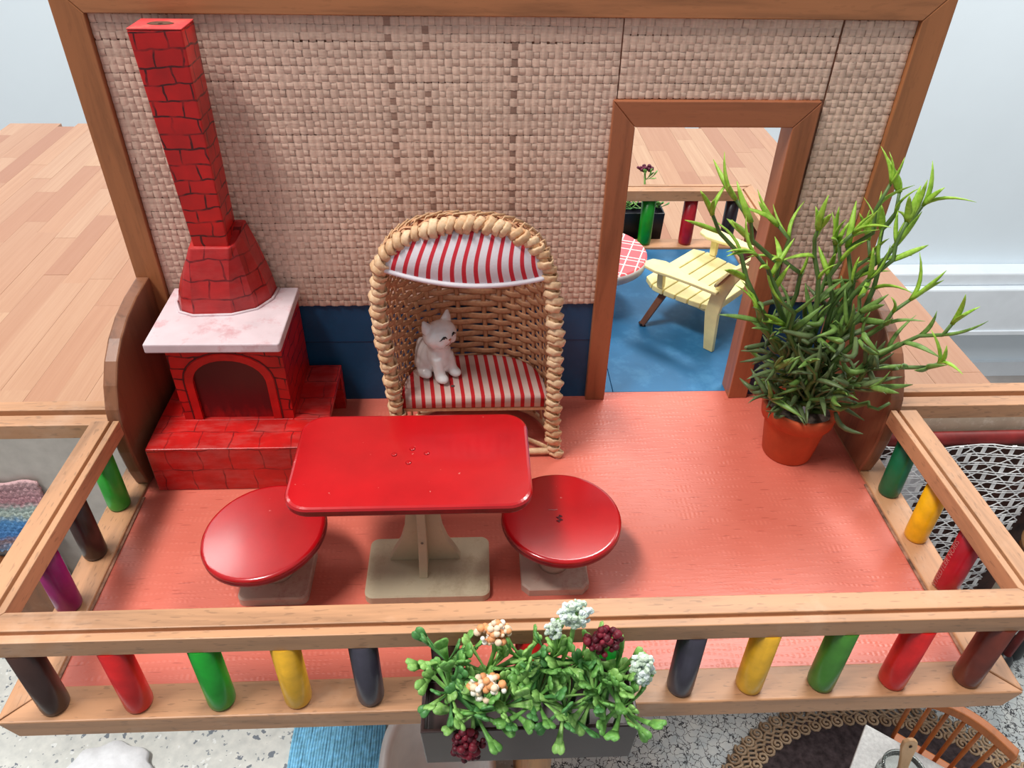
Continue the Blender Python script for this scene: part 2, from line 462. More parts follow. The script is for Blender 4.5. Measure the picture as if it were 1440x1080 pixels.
# oval rug with jute braid
rg = thing('oval_rug', 'oval dark brown felt rug edged with curly jute braid on the crackle floor', 'rug', (2.42, -1.28, -2.5))
el = lambda rx, ry, z, n=64: [(2.42 + rx * cos(2 * pi * k / n), -1.28 + ry * sin(2 * pi * k / n), z) for k in range(n)]
obj('felt', M().loft([el(1.05, .82, -2.5), el(1.05, .82, -2.478), el(.9, .7, -2.474)]), plain('brown_felt', (74, 64, 66), .95, .1, .15, 25, .5, 70), rg)
JUTE = straw('jute_cord', (150, 122, 94), (204, 178, 146))
m = M()   # one curl of the braid
m.tube([(.042 * (1 - k / 15) ** .8 * cos(k * .75), .042 * (1 - k / 15) ** .8 * sin(k * .75), 0.012 + .001 * k) for k in range(14)], .0105, 5)
curl = m.mesh('curl', smooth=True)
nc = 74
for ring, (rx, ry) in enumerate(((1.0, .77), (1.13, .895))):
    for k in range(nc):
        a = 2 * pi * (k + .5 * ring) / nc
        if sin(a) < -.35: continue
        link('curl', curl, JUTE, rg, (rx * cos(a), ry * sin(a), .008), (0, 0, a + U(-.3, .3)))
m = M()
for k, off in enumerate((-.02, 0, .02)):
    pts = []
    for j in range(241):
        a = 2 * pi * j / 240; w = sin(a * 70 + k * 2.1) * .018
        pts.append((2.42 + (1.065 + w + off) * cos(a), -1.28 + (.832 + w + off) * sin(a), -2.482 + .006 * cos(a * 70 + k * 2.1)))
    m.tube(pts, .011, 5)
obj('braid', m, JUTE, rg, smooth=True)

# white table, jar, spoon
wt = thing('small_table', 'white rectangular toy table on the oval brown rug', 'table', (2.12, -1.45, -2.474))
ang = math.radians(-41.5); ca, sa = cos(ang), sin(ang)
WLIN = plain('white_linen_print', (236, 238, 236), .7, .2, .04, 60)
c0 = Vector((2.077, -.952))  # far corner of the top
e1 = Vector((cos(math.radians(-38)), sin(math.radians(-38)))); e2 = Vector((-e1.y * -1, e1.x * -1)); e2 = Vector((sin(math.radians(-38)), -cos(math.radians(-38))))
def tp(a, b): q = c0 + e1 * a + e2 * b; return (q.x, q.y)
cs = [tp(0, 0), tp(.75, 0), tp(.75, .62), tp(0, .62)]
obj('tabletop', M().prism([(x, y, -1.74) for x, y in cs], [(x, y, -1.70) for x, y in cs]), WLIN, wt, bev=.006)
x, y = tp(.37, .33)
obj('pedestal', M().lathe([(.16, -2.4735), (.15, -2.45), (.04, -2.41), (.035, -1.74)], (x, y, 0), 24), WHITE, wt, smooth=True)
GL = NT('jar_glass', .03, .5); GL.col((235, 242, 240)); GL.b.inputs['Transmission Weight'].default_value = .95; GL.b.inputs['IOR'].default_value = 1.3
jx, jy = 2.05, -1.335
jar = thing('glass_jar', 'small clear glass jar standing on the white toy table', 'jar', (jx, jy, -1.70))
obj('glass', M().lathe([(.09, 0), (.115, .02), (.12, .16), (.105, .20), (.105, .235), (.097, .235), (.097, .20), (.11, .16), (.105, .03), (.0, .025)], (jx, jy, -1.70), 32, cap=False), GL.m, jar, smooth=True)
obj('lip', M().tube([(jx + .104 * cos(2 * pi * k / 32), jy + .104 * sin(2 * pi * k / 32), -1.465) for k in range(33)], .01, 6), GL.m, jar, smooth=True)
SPW = wood('pale_spoon_wood', (222, 178, 132), 2, fleck=.1, worn=False)
sp = M(); d = Vector((-.0, .10, .40)).normalized()
q0 = Vector((jx - .01, jy - .045, -1.665)); pr = [(0, .035), (.06, .05), (.13, .05), (.18, .03), (.22, .024), (.3, .03), (.37, .042), (.41, .036), (.425, .012)]
loops = []
for l_, w in pr:
    c = q0 + d * l_; n_ = Vector((0, -d.z, d.y)) * .012
    loops.append([c + Vector((w, 0, 0)) - n_, c + Vector((w, 0, 0)) + n_, c + Vector((-w, 0, 0)) + n_, c + Vector((-w, 0, 0)) - n_])
sp.loft(loops)
o = top('wooden_scoop', sp, SPW, tuple(q0), bev=.006); tag(o, 'pale wooden scoop with a hole, standing in the glass jar', 'spoon')
hl = q0 + d * .385
obj('hole', M().ball(hl - Vector((0, .0135, -.003)), (.009, .003, .011), 10, 6), plain('dark_hole', (70, 44, 30), .8), o, smooth=True)

# spindle-back chair
CW = wood('orange_chair_wood', (190, 112, 58), 2, fleck=.1, worn=False)
ch = thing('spindle_chair', 'orange-brown spindle-back chair at the white toy table', 'chair', (2.45, -1.4, -2.473))
A0, A1 = Vector((2.28, -.95, -1.43)), Vector((2.66, -1.30, -1.43)); nrm = Vector((.68, .73, 0))
pts = [A0.lerp(A1, t) + nrm * (.07 * sin(pi * t)) for t in [i / 12 for i in range(13)]]
lo = []
for i, p in enumerate(pts):
    w = .028
    lo.append([p - nrm * w + Vector((0, 0, -.03)), p + nrm * w + Vector((0, 0, -.03)), p + nrm * w + Vector((0, 0, .03)), p - nrm * w + Vector((0, 0, .03))])
obj('top_rail', M().loft(lo), CW, ch, bev=.008)
S0, S1 = Vector((2.32, -.92, -1.92)), Vector((2.68, -1.23, -1.92))
for i in range(7):
    t = i / 6; a = S0.lerp(S1, t) ; b = pts[0].lerp(pts[-1], t) + nrm * (.07 * sin(pi * t)) - Vector((0, 0, .02))
    obj('spindle', M().tube([a, a.lerp(b, .5), b], [.011, .013, .011], 8), CW, ch, smooth=True)
s2 = -nrm * .30
sc_ = [S0 + nrm * .05, S1 + nrm * .05, S1 + s2, S0 + s2]
obj('seat', M().prism([q - Vector((0, 0, .05)) for q in sc_], sc_), CW, ch, bev=.012)
for q in sc_:
    c = (sc_[0] + sc_[1] + sc_[2] + sc_[3]) / 4; a = q.lerp(c, .15) - Vector((0, 0, .04)); b = q + (q - c) * .05; b.z = -2.463
    obj('leg', M().tube([a, b], [.024, .017], 8), CW, ch, smooth=True)

# ---- curtain wall on the right: rod, net curtain, white cloth
ROD = plain('dark_red_rod_paint', (122, 36, 34), .5, .3, .1)
o = top('curtain_rod', M().tube([(2.18, .28, -.60), (3.2, .285, -.595), (4.2, .29, -.60)], .045, 14), ROD, (3.0, .28, -.6), smooth=True)
tag(o, 'dark red painted curtain rod under the right-hand rail', 'rod')
o2 = obj('bracket', M().box(2.6, 2.63, .28, .36, -.63, -.57).box(3.5, 3.53, .28, .36, -.63, -.57), ROD, o)
m = M(); px_, pz_ = .085, .075; y = .212
def thr(a, b, w=.0042):
    m.tube([a, b], w, 4)
NX, NZ = 15, 22
def cy2(x): return y + .02 * sin(x * 9)
for j in range(NZ * 2 + 2):
    z = -.605 - (j // 2) * pz_ - (j % 2) * .018
    m.tube([(2.2 + i * px_, cy2(2.2 + i * px_), z + .004 * sin(i * 2.1 + j)) for i in range(NX + 1)], .0042, 4)
for j in range(NZ):
    for i in range(NX):
        x0 = 2.2 + i * px_; z0 = -.605 - j * pz_
        if (i + j) % 2 == 0:
            thr((x0, cy2(x0), z0), (x0 + px_, cy2(x0 + px_), z0 - pz_)); thr((x0 + px_, cy2(x0 + px_), z0), (x0, cy2(x0), z0 - pz_))
            m.ball((x0 + px_ / 2, cy2(x0 + px_ / 2), z0 - pz_ / 2), (.014, .006, .008), 6, 4)
        else:
            for fx in (.38, .5, .62): thr((x0 + px_ * fx, cy2(x0), z0), (x0 + px_ * fx, cy2(x0), z0 - pz_), .005)
NET = plain('white_net_yarn', (240, 242, 242), .7, .3, .05)
o = top('net_curtain', m, NET, (2.8, y, -.645)); tag(o, 'white openwork net curtain hanging from the dark red rod', 'curtain'); 
DK = plain('dark_window_board', (84, 52, 44), .6, .3, .2)
wn = troot('window_1', (2.9, .33, -1.5))
obj('shutter', M().box(2.2, 3.7, .30, .35, -2.3, -.655), DK, wn)
m = M(); g = 24; vs = []; fs = []
for i in range(g):
    for j in range(g):
        vs.append((2.16 + .58 * i / (g - 1), 0.268 + .010 * sin(i * 1.3 + j) * cos(j * .9), -.76 - .78 * j / (g - 1)))
for i in range(g - 1):
    for j in range(g - 1): fs.append((i * g + j, i * g + j + 1, (i + 1) * g + j + 1, (i + 1) * g + j))
m.add(vs, fs)
o = top('white_cloth', m, plain('crumpled_white_cloth', (240, 238, 240), .8, .2, .05, 14, .5, 24), (2.45, .26, -1.5), smooth=True)
sd = o.modifiers.new('t', 'SOLIDIFY'); sd.thickness = .006
tag(o, 'crumpled white cloth hanging behind the net curtain', 'cloth')
# rattan stool at the right edge
bk = thing('rattan_stool', 'dark rattan stool with black-tipped legs at the right edge, in front of the net curtain', 'stool', (3.66, -.06, -2.5))
m = M()
for j in range(7):
    z = -1.60 + j * .045; r = .20 + .03 * sin(j * .6)
    m.tube([(3.66 + (r + .008 * (-1) ** (k + j)) * cos(2 * pi * k / 40), -.06 + (r + .008 * (-1) ** (k + j)) * sin(2 * pi * k / 40), z) for k in range(41)], .026, 6)
DKC = straw('dark_cane', (70, 40, 26), (130, 86, 54))
obj('woven_side', m, DKC, bk, smooth=True)
obj('seat', M().lathe([(.18, -1.33), (.16, -1.30), (.05, -1.295)], (3.66, -.06, 0), 30), DKC, bk, smooth=True)
obj('rim', M().tube([(3.66 + .235 * cos(2 * pi * k / 40), -.06 + .235 * sin(2 * pi * k / 40), -1.30) for k in range(41)], .026, 8), straw('tan_cane', (150, 104, 66), (190, 146, 100)), bk, smooth=True)
for a in (-1.85, .2, 2.3):
    fx, fy_ = 3.66 + .16 * cos(a), -.06 + .16 * sin(a)
    if a == -1.85: fx, fy_ = 3.62, -.16
    obj('leg', M().tube([(3.66 + .12 * cos(a), -.06 + .12 * sin(a), -1.6), (fx, fy_, -2.3)], .028, 10), ROD, bk, smooth=True)
    lg = obj('rubber_foot', M().lathe([(.05, 0), (.062, .03), (.058, .17), (.03, .22)], (fx, fy_, -2.5), 20), plain('black_rubber', (28, 30, 34), .4), bk, smooth=True)

# ---- left: crocheted hanging and cupboard
def crochet():
    m = M(); nx, nz = 64, 50; vs = []; fs = []
    for i in range(nx):
        for j in range(nz):
            u_, v_ = i / (nx - 1), j / (nz - 1)
            x = -3.82 + .93 * u_ ; z = -.87 - .62 * v_
            x -= .10 * max(0, v_ - .35) * (u_ ** 6) * (2 + sin(v_ * 14)); 
            yb = .318 + .022 * abs(sin(i * 1.05 + .5 * (j % 4))) * abs(sin(j * 1.25)) * -1 + .008 * sin(u_ * 9 + v_ * 3)
            vs.append((x + U(-.003, .003), yb, z + .012 * sin(u_ * 22)))
    for i in range(nx - 1):
        for j in range(nz - 1): fs.append((i * nz + j, i * nz + j + 1, (i + 1) * nz + j + 1, (i + 1) * nz + j))
    m.add(vs, fs); return m
t = NT('variegated_yarn', .9, .1); c = t.n('ShaderNodeTexCoord'); sx = t.n('ShaderNodeSeparateXYZ'); t.l(c.outputs['Object'], sx.inputs[0])
zz = t.math('ADD', t.math('MULTIPLY', sx.outputs[2], 1.45), t.math('MULTIPLY', t.noise(t.coord(), 14, 3), .16))
t.col(t.ramp(t.math('ADD', zz, .92), [(0, (110, 140, 190)), (.12, (150, 180, 215)), (.22, (170, 140, 140)), (.3, (96, 150, 214)), (.48, (110, 170, 226)), (.56, (206, 220, 208)), (.66, (190, 206, 200)), (.74, (206, 152, 160)), (.99, (214, 176, 178))]))
t.bump(t.noise(t.coord(), 70, 3), .8, .01)
YARN = t.m
o = top('crochet_hanging', crochet(), YARN, (-3.3, .33, -.87), smooth=True)
sd = o.modifiers.new('t', 'SOLIDIFY'); sd.thickness = .02
tag(o, 'crocheted pink, white and blue yarn piece hanging on the pale wall', 'textile')
SIL = NT('silver_strip', .25, .5); SIL.col((200, 204, 210)); SIL.b.inputs['Metallic'].default_value = .9
cb = thing('cupboard', 'wooden toy cupboard with a silver-edged door, behind the left rail', 'cupboard', (-3.05, .2, -2.5))
obj('body', M().box(-3.45, -3.0, .13, .34, -2.5, -1.57), wood('cupboard_brown', (132, 78, 40), 2, fleck=.1), cb, bev=.01)
obj('door', M().box(-2.998, -2.855, .10, .13, -2.5, -1.34), wood('cupboard_side', (206, 158, 116), 2), cb, bev=.004)
obj('silver_edge', M().box(-2.855, -2.815, .095, .135, -2.5, -1.34), SIL.m, cb, bev=.004)

# ================================================================== THE BALCONY DECK
D, DR = 1.767, 1.812
fv = struct(top('floor_front', M().box(-1.67, 1.67, -1.64, .03, -.05, .0), VINYL, (0, -.8, 0)))
fb = troot('floor_rear', (0, .9, 0))
obj('blue_board', M().box(-1.67, .575, .034, 1.69, -.05, -.001), BLUEF, fb, bev=.002)
obj('blue_board', M().box(.578, 1.67, .034, 1.69, -.05, -.001), BLUEF, fb, bev=.002)

# ---- railings
def grooved(w, h, g0, g1, gd, z0):
    # (depth from the outer edge, z)
    return [(0, z0), (w, z0), (w, z0 + h), (g1, z0 + h), (g1, z0 + h - gd), (g0, z0 + h - gd), (g0, z0 + h), (0, z0 + h)]
PENC = {}
def pmat(name, c):
    if name not in PENC: PENC[name] = plain('pencil_' + name, c, .28, .5, .05, 12)
    return PENC[name]
PC = {'dark_brown': (62, 40, 34), 'red': (204, 30, 30), 'green': (24, 146, 40), 'yellow': (226, 172, 44), 'grey': (62, 60, 72), 'olive_green': (66, 124, 44),
      'reddish_brown': (104, 46, 34), 'light_green': (52, 164, 54), 'purple': (140, 26, 96), 'dark_green': (10, 96, 60), 'golden_yellow': (236, 176, 20),
      'crimson': (166, 18, 34), 'black': (34, 28, 36), 'violet': (72, 30, 84), 'bright_green': (8, 132, 28)}
def pencil(parent, x, y, c, z0=.0157, z1=.3608, r=.0475):
    m = M().lathe([(r * .86, 0), (r * .97, .008), (r, .022), (r, z1 - z0)], (x, y, z0), 24)
    o = obj('post', m, pmat(c, PC[c]), parent, smooth=True)
    o['label'] = c.replace('_', ' ') + ' pencil post'
    o.modifiers.new('n', 'WEIGHTED_NORMAL') if False else None
    for p in o.data.polygons:
        if len(p.vertices) > 4: p.use_smooth = False
    return o
rail = thing('front_railing', 'beech balcony railing with coloured pencils as posts around the red floor', 'railing', (0, -D, -.075))
rear = thing('rear_railing', 'beech railing with coloured pencil posts around the blue floor behind the doorway', 'railing', (0, DR, -.075))
for s, par, DD, Wr in ((-1, rail, 1.747, 1.789), (1, rear, 1.80, 1.765)):
    # top rail, mitred
    P = grooved(.116, .075, .030, .044, .02, .3608)
    A = [(-(Wr - d_), s * (DD - d_), z) for d_, z in P]; B = [((Wr - d_), s * (DD - d_), z) for d_, z in P]
    obj('top_rail', M().prism(A, B), WX, par, bev=.003)
    P = grooved(.1155, .075, .076, .090, .02, .3608)
    for sx_ in (-1, 1):
        A = [(sx_ * (Wr - d_), s * (DD - d_ - .0015), z) for d_, z in P]
        B = [(sx_ * (Wr - .02 - d_), s * (.678 if s < 0 else .09), z) for d_, z in P]
        obj('top_rail', M().prism(A, B), WY, par, bev=.003)
    # base frame, mitred with a clipped lower corner
    w = .134; DB = D if s < 0 else DR
    P = [(0, -.075, .05), (w, -.075, 0), (w, .0157, 0), (0, .0157, 0)]
    P2 = [(0, -.055, .03)]
    A = [(-(1.8 - d_ - k), s * (DB - d_), z) for d_, z, k in P]; B = [((1.8 - d_ - k), s * (DB - d_), z) for d_, z, k in P]
    obj('base_frame', M().prism(A, B), WX, par, bev=.006)
    for sx_ in (-1, 1):
        A = [(sx_ * (1.8 - d_), s * (DB - d_ - k - .002), z) for d_, z, k in P]; B = [(sx_ * (1.8 - d_), s * .035, z) for d_, z, k in P]
        obj('base_frame', M().prism(A, B), WY, par, bev=.006)
fy = -1.706
for x, c in zip((-1.62, -1.337, -1.054, -.791, -.539, -.27, .01, .28, .557, .807, 1.07, 1.333, 1.61),
                ('dark_brown', 'red', 'green', 'yellow', 'grey', 'dark_brown', 'red', 'green', 'grey', 'yellow', 'olive_green', 'red', 'reddish_brown')):
    pencil(rail, x, fy, c)
for y_, c in ((-.757, 'light_green'), (-1.031, 'dark_brown'), (-1.29, 'purple')): pencil(rail, -1.742, y_, c)
for y_, c in ((-.765, 'dark_green'), (-1.035, 'golden_yellow')): pencil(rail, 1.738, y_, c)
cr = pencil(rail, 1.738, -1.30, 'crimson')
for x, c in ((-.7, 'yellow'), (-.4, 'green'), (-.1, 'red'), (.2, 'grey'), (.48, 'dark_green'), (.765, 'yellow'), (1.049, 'bright_green'), (1.345, 'crimson'), (1.64, 'black')): pencil(rear, x, 1.745, c)
for y_, c in ((1.46, 'reddish_brown'), (1.18, 'violet'), (.9, 'yellow')): pencil(rear, 1.715, y_, c)
# silver lettering along the crimson pencil
tc = bpy.data.curves.new('lettering', 'FONT'); tc.body = 'STAEDTLER NORIS'; tc.size = .030; tc.extrude = .0006; tc.space_character = 1.1
to = bpy.data.objects.new('lettering', tc); COL.objects.link(to)
bpy.context.view_layer.update()
dg = bpy.context.evaluated_depsgraph_get(); tm = bpy.data.meshes.new_from_object(to.evaluated_get(dg)); bpy.data.objects.remove(to)
o = link('lettering', tm, plain('silver_ink', (186, 110, 106), .5), cr); tm.materials.clear(); tm.materials.append(bpy.data.materials['silver_ink'])
th = math.radians(188); rr_ = .0478
nx_, ny_ = cos(th), sin(th)
o.matrix_local = Matrix(((0, -ny_ * -1, nx_, 1.738 + nx_ * rr_), (0, nx_ * -1, ny_, -1.30 + D + ny_ * rr_), (1, 0, 0, .02 + .075), (0, 0, 0, 1)))
# dark seams where vinyl meets frame
seam = plain('dark_seam', (150, 112, 92), .8, .1, .2, 20)
obj('seam', M().box(-1.67, -1.655, -1.63, -.70, -.01, .006), seam, rail); obj('seam', M().box(1.655, 1.67, -1.63, -.70, -.01, .006), seam, rail)

# neighbouring rails seen left and right
for sx_, y0, y1, lab in ((-1, -.612, -.442, 'grooved beech rail running off to the left behind the balcony'), (1, -.560, -.392, 'grooved beech rail running off to the right behind the balcony')):
    w = y1 - y0; P = grooved(w, .075, w * .42, w * .62, .035, .284)
    A = [(sx_ * 1.7155, y0 + d_, z) for d_, z in P]; B = [(sx_ * 3.6, y0 + d_, z) for d_, z in P]
    o = top('side_rail', M().prism(A, B), WX, (sx_ * 2.4, (y0 + y1) / 2, .284), bev=.003)
    tag(o, lab, 'rail')

# ================================================================== THE WALL
wall = troot('wall_house', (0, .03, 0))
obj('plaster_board', M().box(-1.70, .46, .0, .06, 0.0005, 1.95), BLUEW, wall)
obj('plaster_board', M().box(1.25, 1.70, .0, .06, 0.0005, 1.95), BLUEW, wall)
obj('plaster_board', M().box(.46, 1.25, .0, .06, 1.50, 1.95), BLUEW, wall)
obj('wall_seam', M().box(-1.6, .42, -.0015, .001, .363, .367), plain('seam_line', (10, 46, 78), .5), wall)
# outer frame, mitred at the top
yf, yb = -.034, .094; xi, xo, zi, zo = 1.602, 1.718, 1.872, 1.995
for sx_ in (-1, 1):
    A = [(sx_ * xi, yf, 0.016), (sx_ * xi, yb, 0.016), (sx_ * xo, yb, 0.016), (sx_ * xo, yf, 0.016)]
    B = [(sx_ * xi, yf, zi), (sx_ * xi, yb, zi), (sx_ * xo, yb, zo), (sx_ * xo, yf, zo)]
    obj('frame_stile', M().prism(A, B), FZ, wall, bev=.004)
A = [(-xi, yf, zi + .001), (-xi, yb, zi + .001), (-xo, yb, zo + .001), (-xo, yf, zo + .001)]
B = [(xi, yf, zi + .001), (xi, yb, zi + .001), (xo, yb, zo + .001), (xo, yf, zo + .001)]
obj('frame_header', M().prism(A, B), FX, wall, bev=.004)
# door casing
door = troot('door_1', (.85, .03, 0))
a0, a1, b0, b1, h0, h1 = .418, .5177, 1.187, 1.287, 1.4516, 1.5601
DZ = wood('door_casing_z', (162, 98, 66), 2, worn=False, fleck=.1); DX = wood('door_casing_x', (162, 98, 66), 0, worn=False, fleck=.1)
obj('jamb', M().prism([(a0, yf, 0.0005), (a0, yb, 0.0005), (a1, yb, 0.0005), (a1, yf, 0.0005)], [(a0, yf, h1), (a0, yb, h1), (a1, yb, h0), (a1, yf, h0)]), DZ, door, bev=.004)
obj('jamb', M().prism([(b0, yf, 0.0005), (b0, yb, 0.0005), (b1, yb, 0.0005), (b1, yf, 0.0005)], [(b0, yf, h0), (b0, yb, h0), (b1, yb, h1), (b1, yf, h1)]), DZ, door, bev=.004)
obj('head', M().prism([(a1, yf, h0 + .001), (a1, yb, h0 + .001), (a0, yb, h1 + .001), (a0, yf, h1 + .001)], [(b0, yf, h0 + .001), (b0, yb, h0 + .001), (b1, yb, h1 + .001), (b1, yf, h1 + .001)]), DX, door, bev=.004)

# woven raffia, strand by strand, in three sheets
def weave(x0, x1, z0, z1, slant=0.0, dark=()):
    px, pz = .0292, .0308; ncol = round((x1 - x0) / px); nrow = round((z1 - z0) / pz); px = (x1 - x0) / ncol; pz = (z1 - z0) / nrow
    V = []; Fc = []; T = []
    def ribbon(pts, across, hw, tones):
        b = len(V)
        for (p, w) in pts:
            V.append((p[0] - across[0] * hw * w, p[1] + .0016, p[2] - across[1] * hw * w)); V.append(p); V.append((p[0] + across[0] * hw * w, p[1] + .0016, p[2] + across[1] * hw * w))
        for k in range(len(pts) - 1):
            for q in (0, 1):
                Fc.append((b + k * 3 + q, b + k * 3 + q + 1, b + k * 3 + 4 + q, b + k * 3 + 3 + q)); T.append(tones[k])
    cx = [x0 + (i + .5) * px + U(-.002, .002) for i in range(ncol)]
    cz = [z0 + (j + .5) * pz + U(-.0015, .0015) for j in range(nrow)]
    skip = [[(rnd() < .16) for _ in range(ncol)] for _ in range(nrow)]
    for j in range(nrow):
        st = U(.86, 1.06); pts = []; tn = []; hw = pz * U(.47, .57); ph = rnd() * 6
        for i in range(ncol * 4 + 1):
            c = i / 4; x = x0 + c * px; ii = min(int(c), ncol - 1)
            o_ = cos(pi * (c - .5)) if True else 0
            amp = .0036 * cos(pi * (c - .5 + j))
            if skip[j][ii]: amp = abs(amp)
            xx = min(x, x1) + slant * (cz[j] - z0) * (1 if c > ncol - 2 else 0)
            pts.append(((xx, -.0095 - amp, cz[j] + .0025 * sin(x * 7 + ph)), 1 + .06 * sin(i * 2.3)))
            tn.append(st * U(.93, 1.06))
        ribbon(pts, (0, 1), hw, tn)
    for i in range(ncol):
        dk = any(abs(cx[i] - d_) < px * .5 for d_ in dark)
        st = U(.86, 1.02) * (.5 if dk else 1); pts = []; tn = []; hw = px * (.44 if dk else U(.34, .46))
        for j in range(nrow * 4 + 1):
            c = j / 4; z = z0 + c * pz
            amp = -.0036 * cos(pi * (c - .5 + i)) * (1 if not dk else .3)
            pts.append(((cx[i] + .002 * sin(z * 9 + i), -.0095 - amp, min(z, z1)), 1)); tn.append(st * U(.93, 1.05))
        ribbon(pts, (1, 0), hw, tn)
    me = bpy.data.meshes.new('raffia_weave'); me.from_pydata(V, [], Fc); me.validate()
    ca_ = me.color_attributes.new('tone', 'FLOAT_COLOR', 'CORNER')
    arr = np.ones((len(me.loops), 4), dtype=np.float32); tt = np.repeat(np.array(T, dtype=np.float32), 4)
    for k in range(3): arr[:, k] = tt
    arr[:, 1] *= np.where(tt < .62, .86, 1); arr[:, 2] *= np.where(tt < .62, .8, .97)
    ca_.data.foreach_set('color', arr.ravel())
    for p in me.polygons: p.use_smooth = True
    o = link('raffia_weave', me, RAF, wall, (0, -.03, 0)); o['kind'] = 'stuff'
    return o
random.seed(5)
weave(-1.600, .430, .582, 1.868, dark=(-.49, -.335, .0))
weave(.436, 1.298, 1.563, 1.868)
weave(1.306, 1.600, .582, 1.868)
obj('raffia_backing', M().box(-1.6, .418, -.0035, .0, .585, 1.87).box(.418, 1.287, -.0035, 0, 1.56, 1.87).box(1.287, 1.6, -.0035, 0, .585, 1.87), RAFBACK, wall)

# quarter-round side boards standing against the wall
def sideboard(sx_, sc=1.0):
    prof = [(-.034, .0165), (-.625, .0165), (-.655, .12), (-.672, .25), (-.672, .37), (-.65, .47), (-.60, .56), (-.53, .635), (-.44, .69), (-.33, .73), (-.2, .752), (-.034, .76)]
    x0, x1 = sx_ * 1.655, sx_ * 1.715
    return M().prism([(x0, y_, z_) for y_, z_ in prof], [(x1, y_, z_) for y_, z_ in prof])
o = top('side_board', sideboard(-1), BRN, (-1.685, -.3, 0.0165), bev=.008)
tag(o, 'dark brown curved wooden side board beside the red fireplace', 'board', )
o = top('side_board', sideboard(1), BRN, (1.685, -.3, 0.0165), bev=.008)
tag(o, 'dark brown curved wooden side board beside the potted plant', 'board')

# ================================================================== FIREPLACE
fp = thing('fireplace', 'red painted brick fireplace with white slab and tall chimney', 'fireplace', (-1.25, -.3, 0))
obj('hearth', M().box(-1.607, -.838, -.656, -.46, 0.0005, .25).box(-1.607, -1.0, -.46, -.037, .0005, .25), BR_TILE, fp, bev=.004)
obj('hearth_bench', M().box(-1.0, -.838, -.46, -.037, .222, .25).box(-1.0, -.838, -.08, -.037, .0005, .222), BR_TILE, fp, bev=.003)
# body with arched opening
x0, x1, yF, yB, z0, z1 = -1.490, -.998, -.452, -.037, .2505, .655
cx_, aw = -1.248, .160
arch = [(cx_ - aw, z0)] ; 
for k in range(17):
    a = pi - pi * k / 16; arch.append((cx_ + aw * cos(a) * (1 + .06 * sin(a)), .435 + .145 * sin(a) ** .9 if 0 < k < 16 else .435))
arch.append((cx_ + aw, z0))
out = [(x0, z0)] + [(x0, z0 + (z1 - z0) * .55)] + [(x0 + (x1 - x0) * k / 14, z1) for k in range(15)] + [(x1, z0 + (z1 - z0) * .55), (x1, z0)]
m = M(); n = len(arch)
vs = [(x, yF, z) for x, z in arch] + [(x, yF, z) for x, z in out] + [(x, yF + .13, z) for x, z in arch]
fs = []
for i in range(n - 1): fs.append((i, i + 1, n + i + 1, n + i))
for i in range(n - 1): fs.append((i + 1, i, 2 * n + i, 2 * n + i + 1))
m.add(vs, fs)
m.add([(x0, yF, z0), (x0, yB, z0), (x0, yB, z1), (x0, yF, z1)], [(0, 1, 2, 3)]); m.add([(x1, yF, z0), (x1, yB, z0), (x1, yB, z1), (x1, yF, z1)], [(0, 3, 2, 1)])
m.add([(x0, yF, z1), (x1, yF, z1), (x1, yB, z1), (x0, yB, z1)], [(0, 1, 2, 3)]); m.add([(x0, yB, z0), (x1, yB, z0), (x1, yB, z1), (x0, yB, z1)], [(0, 1, 2, 3)])
body = obj('firebox', m, BR_BODY, fp)
# the plain painted arch band, slightly proud
m = M(); bw_ = .05
def arc(w, y): 
    L = [(cx_ - aw - w, y, z0 + .001)]
    for k in range(17):
        a = pi - pi * k / 16; s_ = max(0, sin(a))
        L.append((cx_ + (aw + w) * cos(a) * (1 + .06 * s_), y, .435 + (.145 + w) * (s_ ** .9) if 0 < k < 16 else .435))
    L.append((cx_ + aw + w, y, z0 + .001)); return L
L0, L1, L2, L3 = arc(0, yF - .001), arc(0, yF - .004), arc(.034, yF - .004), arc(.037, yF + .001)
m.loft([L0, L1, L2, L3], cap=False, closed=False)
obj('arch_band', m, plain('bright_red_paint', (200, 20, 18), .32, .5, .07), body)
m = M(); m.loft([arc(.038, yF - .0015), arc(.044, yF - .0015)], cap=False, closed=False)
obj('arch_line', m, plain('dark_ink', (84, 8, 12), .6), body)
# painted recess with flames drawn on it
t = NT('painted_flames', .3, .5); c = t.n('ShaderNodeTexCoord'); sx = t.n('ShaderNodeSeparateXYZ'); t.l(c.outputs['UV'], sx.inputs[0])
nz = t.noise(t.coord('UV', (30, 7, 1)), 1, 3, .6)
f = t.math('ADD', t.math('MULTIPLY', nz, .22), t.math('MULTIPLY', sx.outputs[1], -1.0))
t.col(t.ramp(t.math('ADD', f, .42), [(.10, (74, 10, 16)), (.22, (92, 10, 16)), (.30, (160, 14, 20))]))
obj('painted_fire', M().box(cx_ - .19, cx_ + .19, yF + .014, yF + .024, z0 + .0005, .62), t.m, body)
# slab
sl = [(-1.548, -.505), (-.99, -.508), (-.982, -.50), (-.985, -.036), (-1.556, -.036)]
obj('slab', M().prism([(x, y_, .656) for x, y_ in sl], [(x, y_, .70) for x, y_ in sl]), SLABW, fp, bev=.010)
